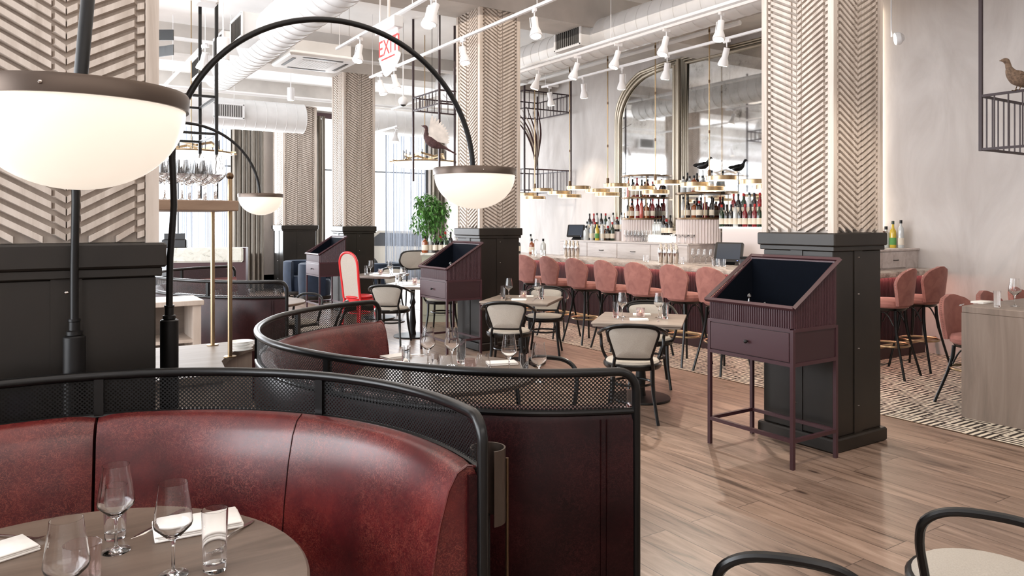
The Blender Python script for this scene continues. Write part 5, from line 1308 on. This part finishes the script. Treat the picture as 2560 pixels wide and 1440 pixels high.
# ================================================================ SERVICE COUNTERS AT LEFT
t = thing('service_counter', 'pale oak service counter between the nearest column and the middle booth', 'counter', (.5, 4.3, 0))
poly = [(-1.1, -.46), (.34, -.46), (.335, -.3), (.36, -.1), (.44, .1), (.58, .3), (.7, .42), (.7, .55), (-1.1, .55)]
MB().prism(poly, .862, .9).build('countertop', 'counter_oak', t, smooth=0)
MB().prism([(x*.94-.02, y*.92) for x, y in poly], 0, .862).build('case', 'pale_oak', t, smooth=0)
t = thing('stemware_shelf', 'wooden shelf on brass poles over the service counter, filled with wine glasses', 'shelf', (.5, 4.3, .9))
MB().bev(-1.0, .44, -.14, .5, .81, .865, .004).build('shelf_board', 'shelf_wood', t, smooth=0)
for yy, zz in ((0.0, .99), (.47, .82)):
    pl = MB().cyl((.425, yy, .004), (.425, yy, zz), .0125, 12).build('brass_pole', 'brass', t)
    MB().lathe([(0, 0), (.034, 0), (.034, .005), (.014, .007), (0, .007)], 20, (.425, yy, 0.0005)).build('flange', 'brass', pl)
    if yy == 0: MB().ball((.425, yy, zz+.015), .021, 12).build('ball_finial', 'dull_brass', pl)
n = 0
for r_, yy in enumerate((4.24, 4.38, 4.52, 4.68)):
    for i in range(5):
        x = .5+.085*i+.02*(r_ % 2)
        if x > .87: continue
        put('wine', x, yy, 1.766, 'large clear wine glass, %s from left in %s row on the wooden shelf' % (NTH[i], ('the front', 'the second', 'the third', 'the back')[r_]), 'wine glasses on the wooden shelf', scale=1.05); n += 1
t = thing('red_leaf_plant', 'small red leafed plant trailing at the back of the stemware shelf', 'plant', (.47, 4.74, 1.766))
MB().lathe([(0, 0), (.03, 0), (.04, .05), (0, .05)], 16).build('pot', 'dark_steel', t); foliage((0, .05, .02), .09, .14, 60, .08, 'leaf_red', t, 8)
g = G(603, 877, .9)
for i in range(4): put('plate', g.x+.004*(i % 2), g.y, .9005+i*.0155, 'stacked pale side plate on the service counter, %s from the bottom' % NTH[i], 'plates stacked on the service counter', scale=.75)
t = thing('service_station', 'pale oak open shelved service station in front of the rear booth', 'shelf unit', (1.17, 6.38, 0))
MB().bev(-1.6, 0, -.02, .45, .98, 1.02, .004).build('top', 'pale_oak', t, smooth=0)
for x in (-1.58, -.83, -.08): MB().b2(x, x+.06, 0, .43, 0, .98).build('side_panel', 'pale_oak', t, smooth=0)
for z in (.08, .38, .68): MB().b2(-1.52, -.08, .02, .42, z, z+.025).build('shelf_board', 'pale_oak', t, smooth=0)
MB().b2(-1.52, -.08, .42, .44, 0, .98).build('back_board', 'counter_oak', t, smooth=0)
p = PD(515, 13.0)
t = thing('reception_counter', 'maroon reception counter faced with a pale speckled marble slab by the far window', 'counter', (p[0], p[1], 0), R(-18))
MB().b2(-.62, .66, 0, .5, 0, 1.19).build('case', 'maroon', t, smooth=0); MB().bev(-.6, .62, -.04, -.001, .94, 1.2, .03).build('marble_slab', 'pale_marble', t, smooth=0)
t = thing('till', 'small dark till on the marble faced reception counter', 'till', (p[0]-.45, p[1]+.35, 1.191), R(-18)); MB().bev(-.2, .2, -.1, .1, 0, .16, .02).build('body', 'black_plastic', t, smooth=0); MB().box((0, -.02, .2), (.34, .03, .12)).build('display', 'black_plastic', t, smooth=0)
# holder and thin rod in the gap between the booths
g = Vector((1.17, 1.86, 0))
t = thing('menu_holder', 'curved grey metal holder tucked between the front and middle booths', 'holder', (1.165, 1.93, 0))
MB().loft([[(.055*cos(a), .055*sin(a), z) for a in [R(-100+280*i/20) for i in range(21)]]+[(.05*cos(a), .05*sin(a), z) for a in [R(180-280*i/20) for i in range(21)]] for z in (.74, .965)], True, True, True).build('sleeve', 'dull_bronze', t, smooth=40)
MB().cyl((0, 0, 0), (0, 0, .76), .008).build('post', 'black_metal', t); MB().lathe([(0, 0), (.06, 0), (.06, .01), (0, .01)], 20).build('foot', 'black_metal', t)
tag(MB().cyl((1.235, 1.93, 0), (1.235, 1.93, .92), .005).build('brass_rod', 'dull_brass'), 'thin upright brass rod in the gap between the two front booths', 'rod')
# small car seen through the glass outside
t = thing('parked_car', 'pale parked car glimpsed outside through the window right of the third column', 'car', (9.6, 21.5, 0))
MB().loft([[(x, y, z) for x, z in [(-2, .3), (2, .3), (2.05, .7), (1.3, .85), (.6, 1.35), (-.9, 1.4), (-1.7, .95), (-2.05, .8)]] for y in (-.8, .8)], True, True, True).build('body', 'champagne', t, smooth=30)
MB().loft([[(x, y, z) for x, z in [(1.1, .88), (.55, 1.28), (-.85, 1.33), (-1.4, .95)]] for y in (-.82, .82)], True, True, True).build('windows', 'black_plastic', t, smooth=30)
for x in (-1.25, 1.3):
    for y in (-.75, .75): MB().cyl((x, y-.1, .32), (x, y+.1, .32), .32, 24).build('wheel', 'black_metal', t)
for k in [k for k in PROT if PROT[k][1]]: bpy.data.objects.remove(PROT[k][0])
for k in [k for k in BP if k not in first]:
    for c in [o for o in bpy.data.objects if o.parent == BP[k]]: bpy.data.objects.remove(c)
    bpy.data.objects.remove(BP[k])
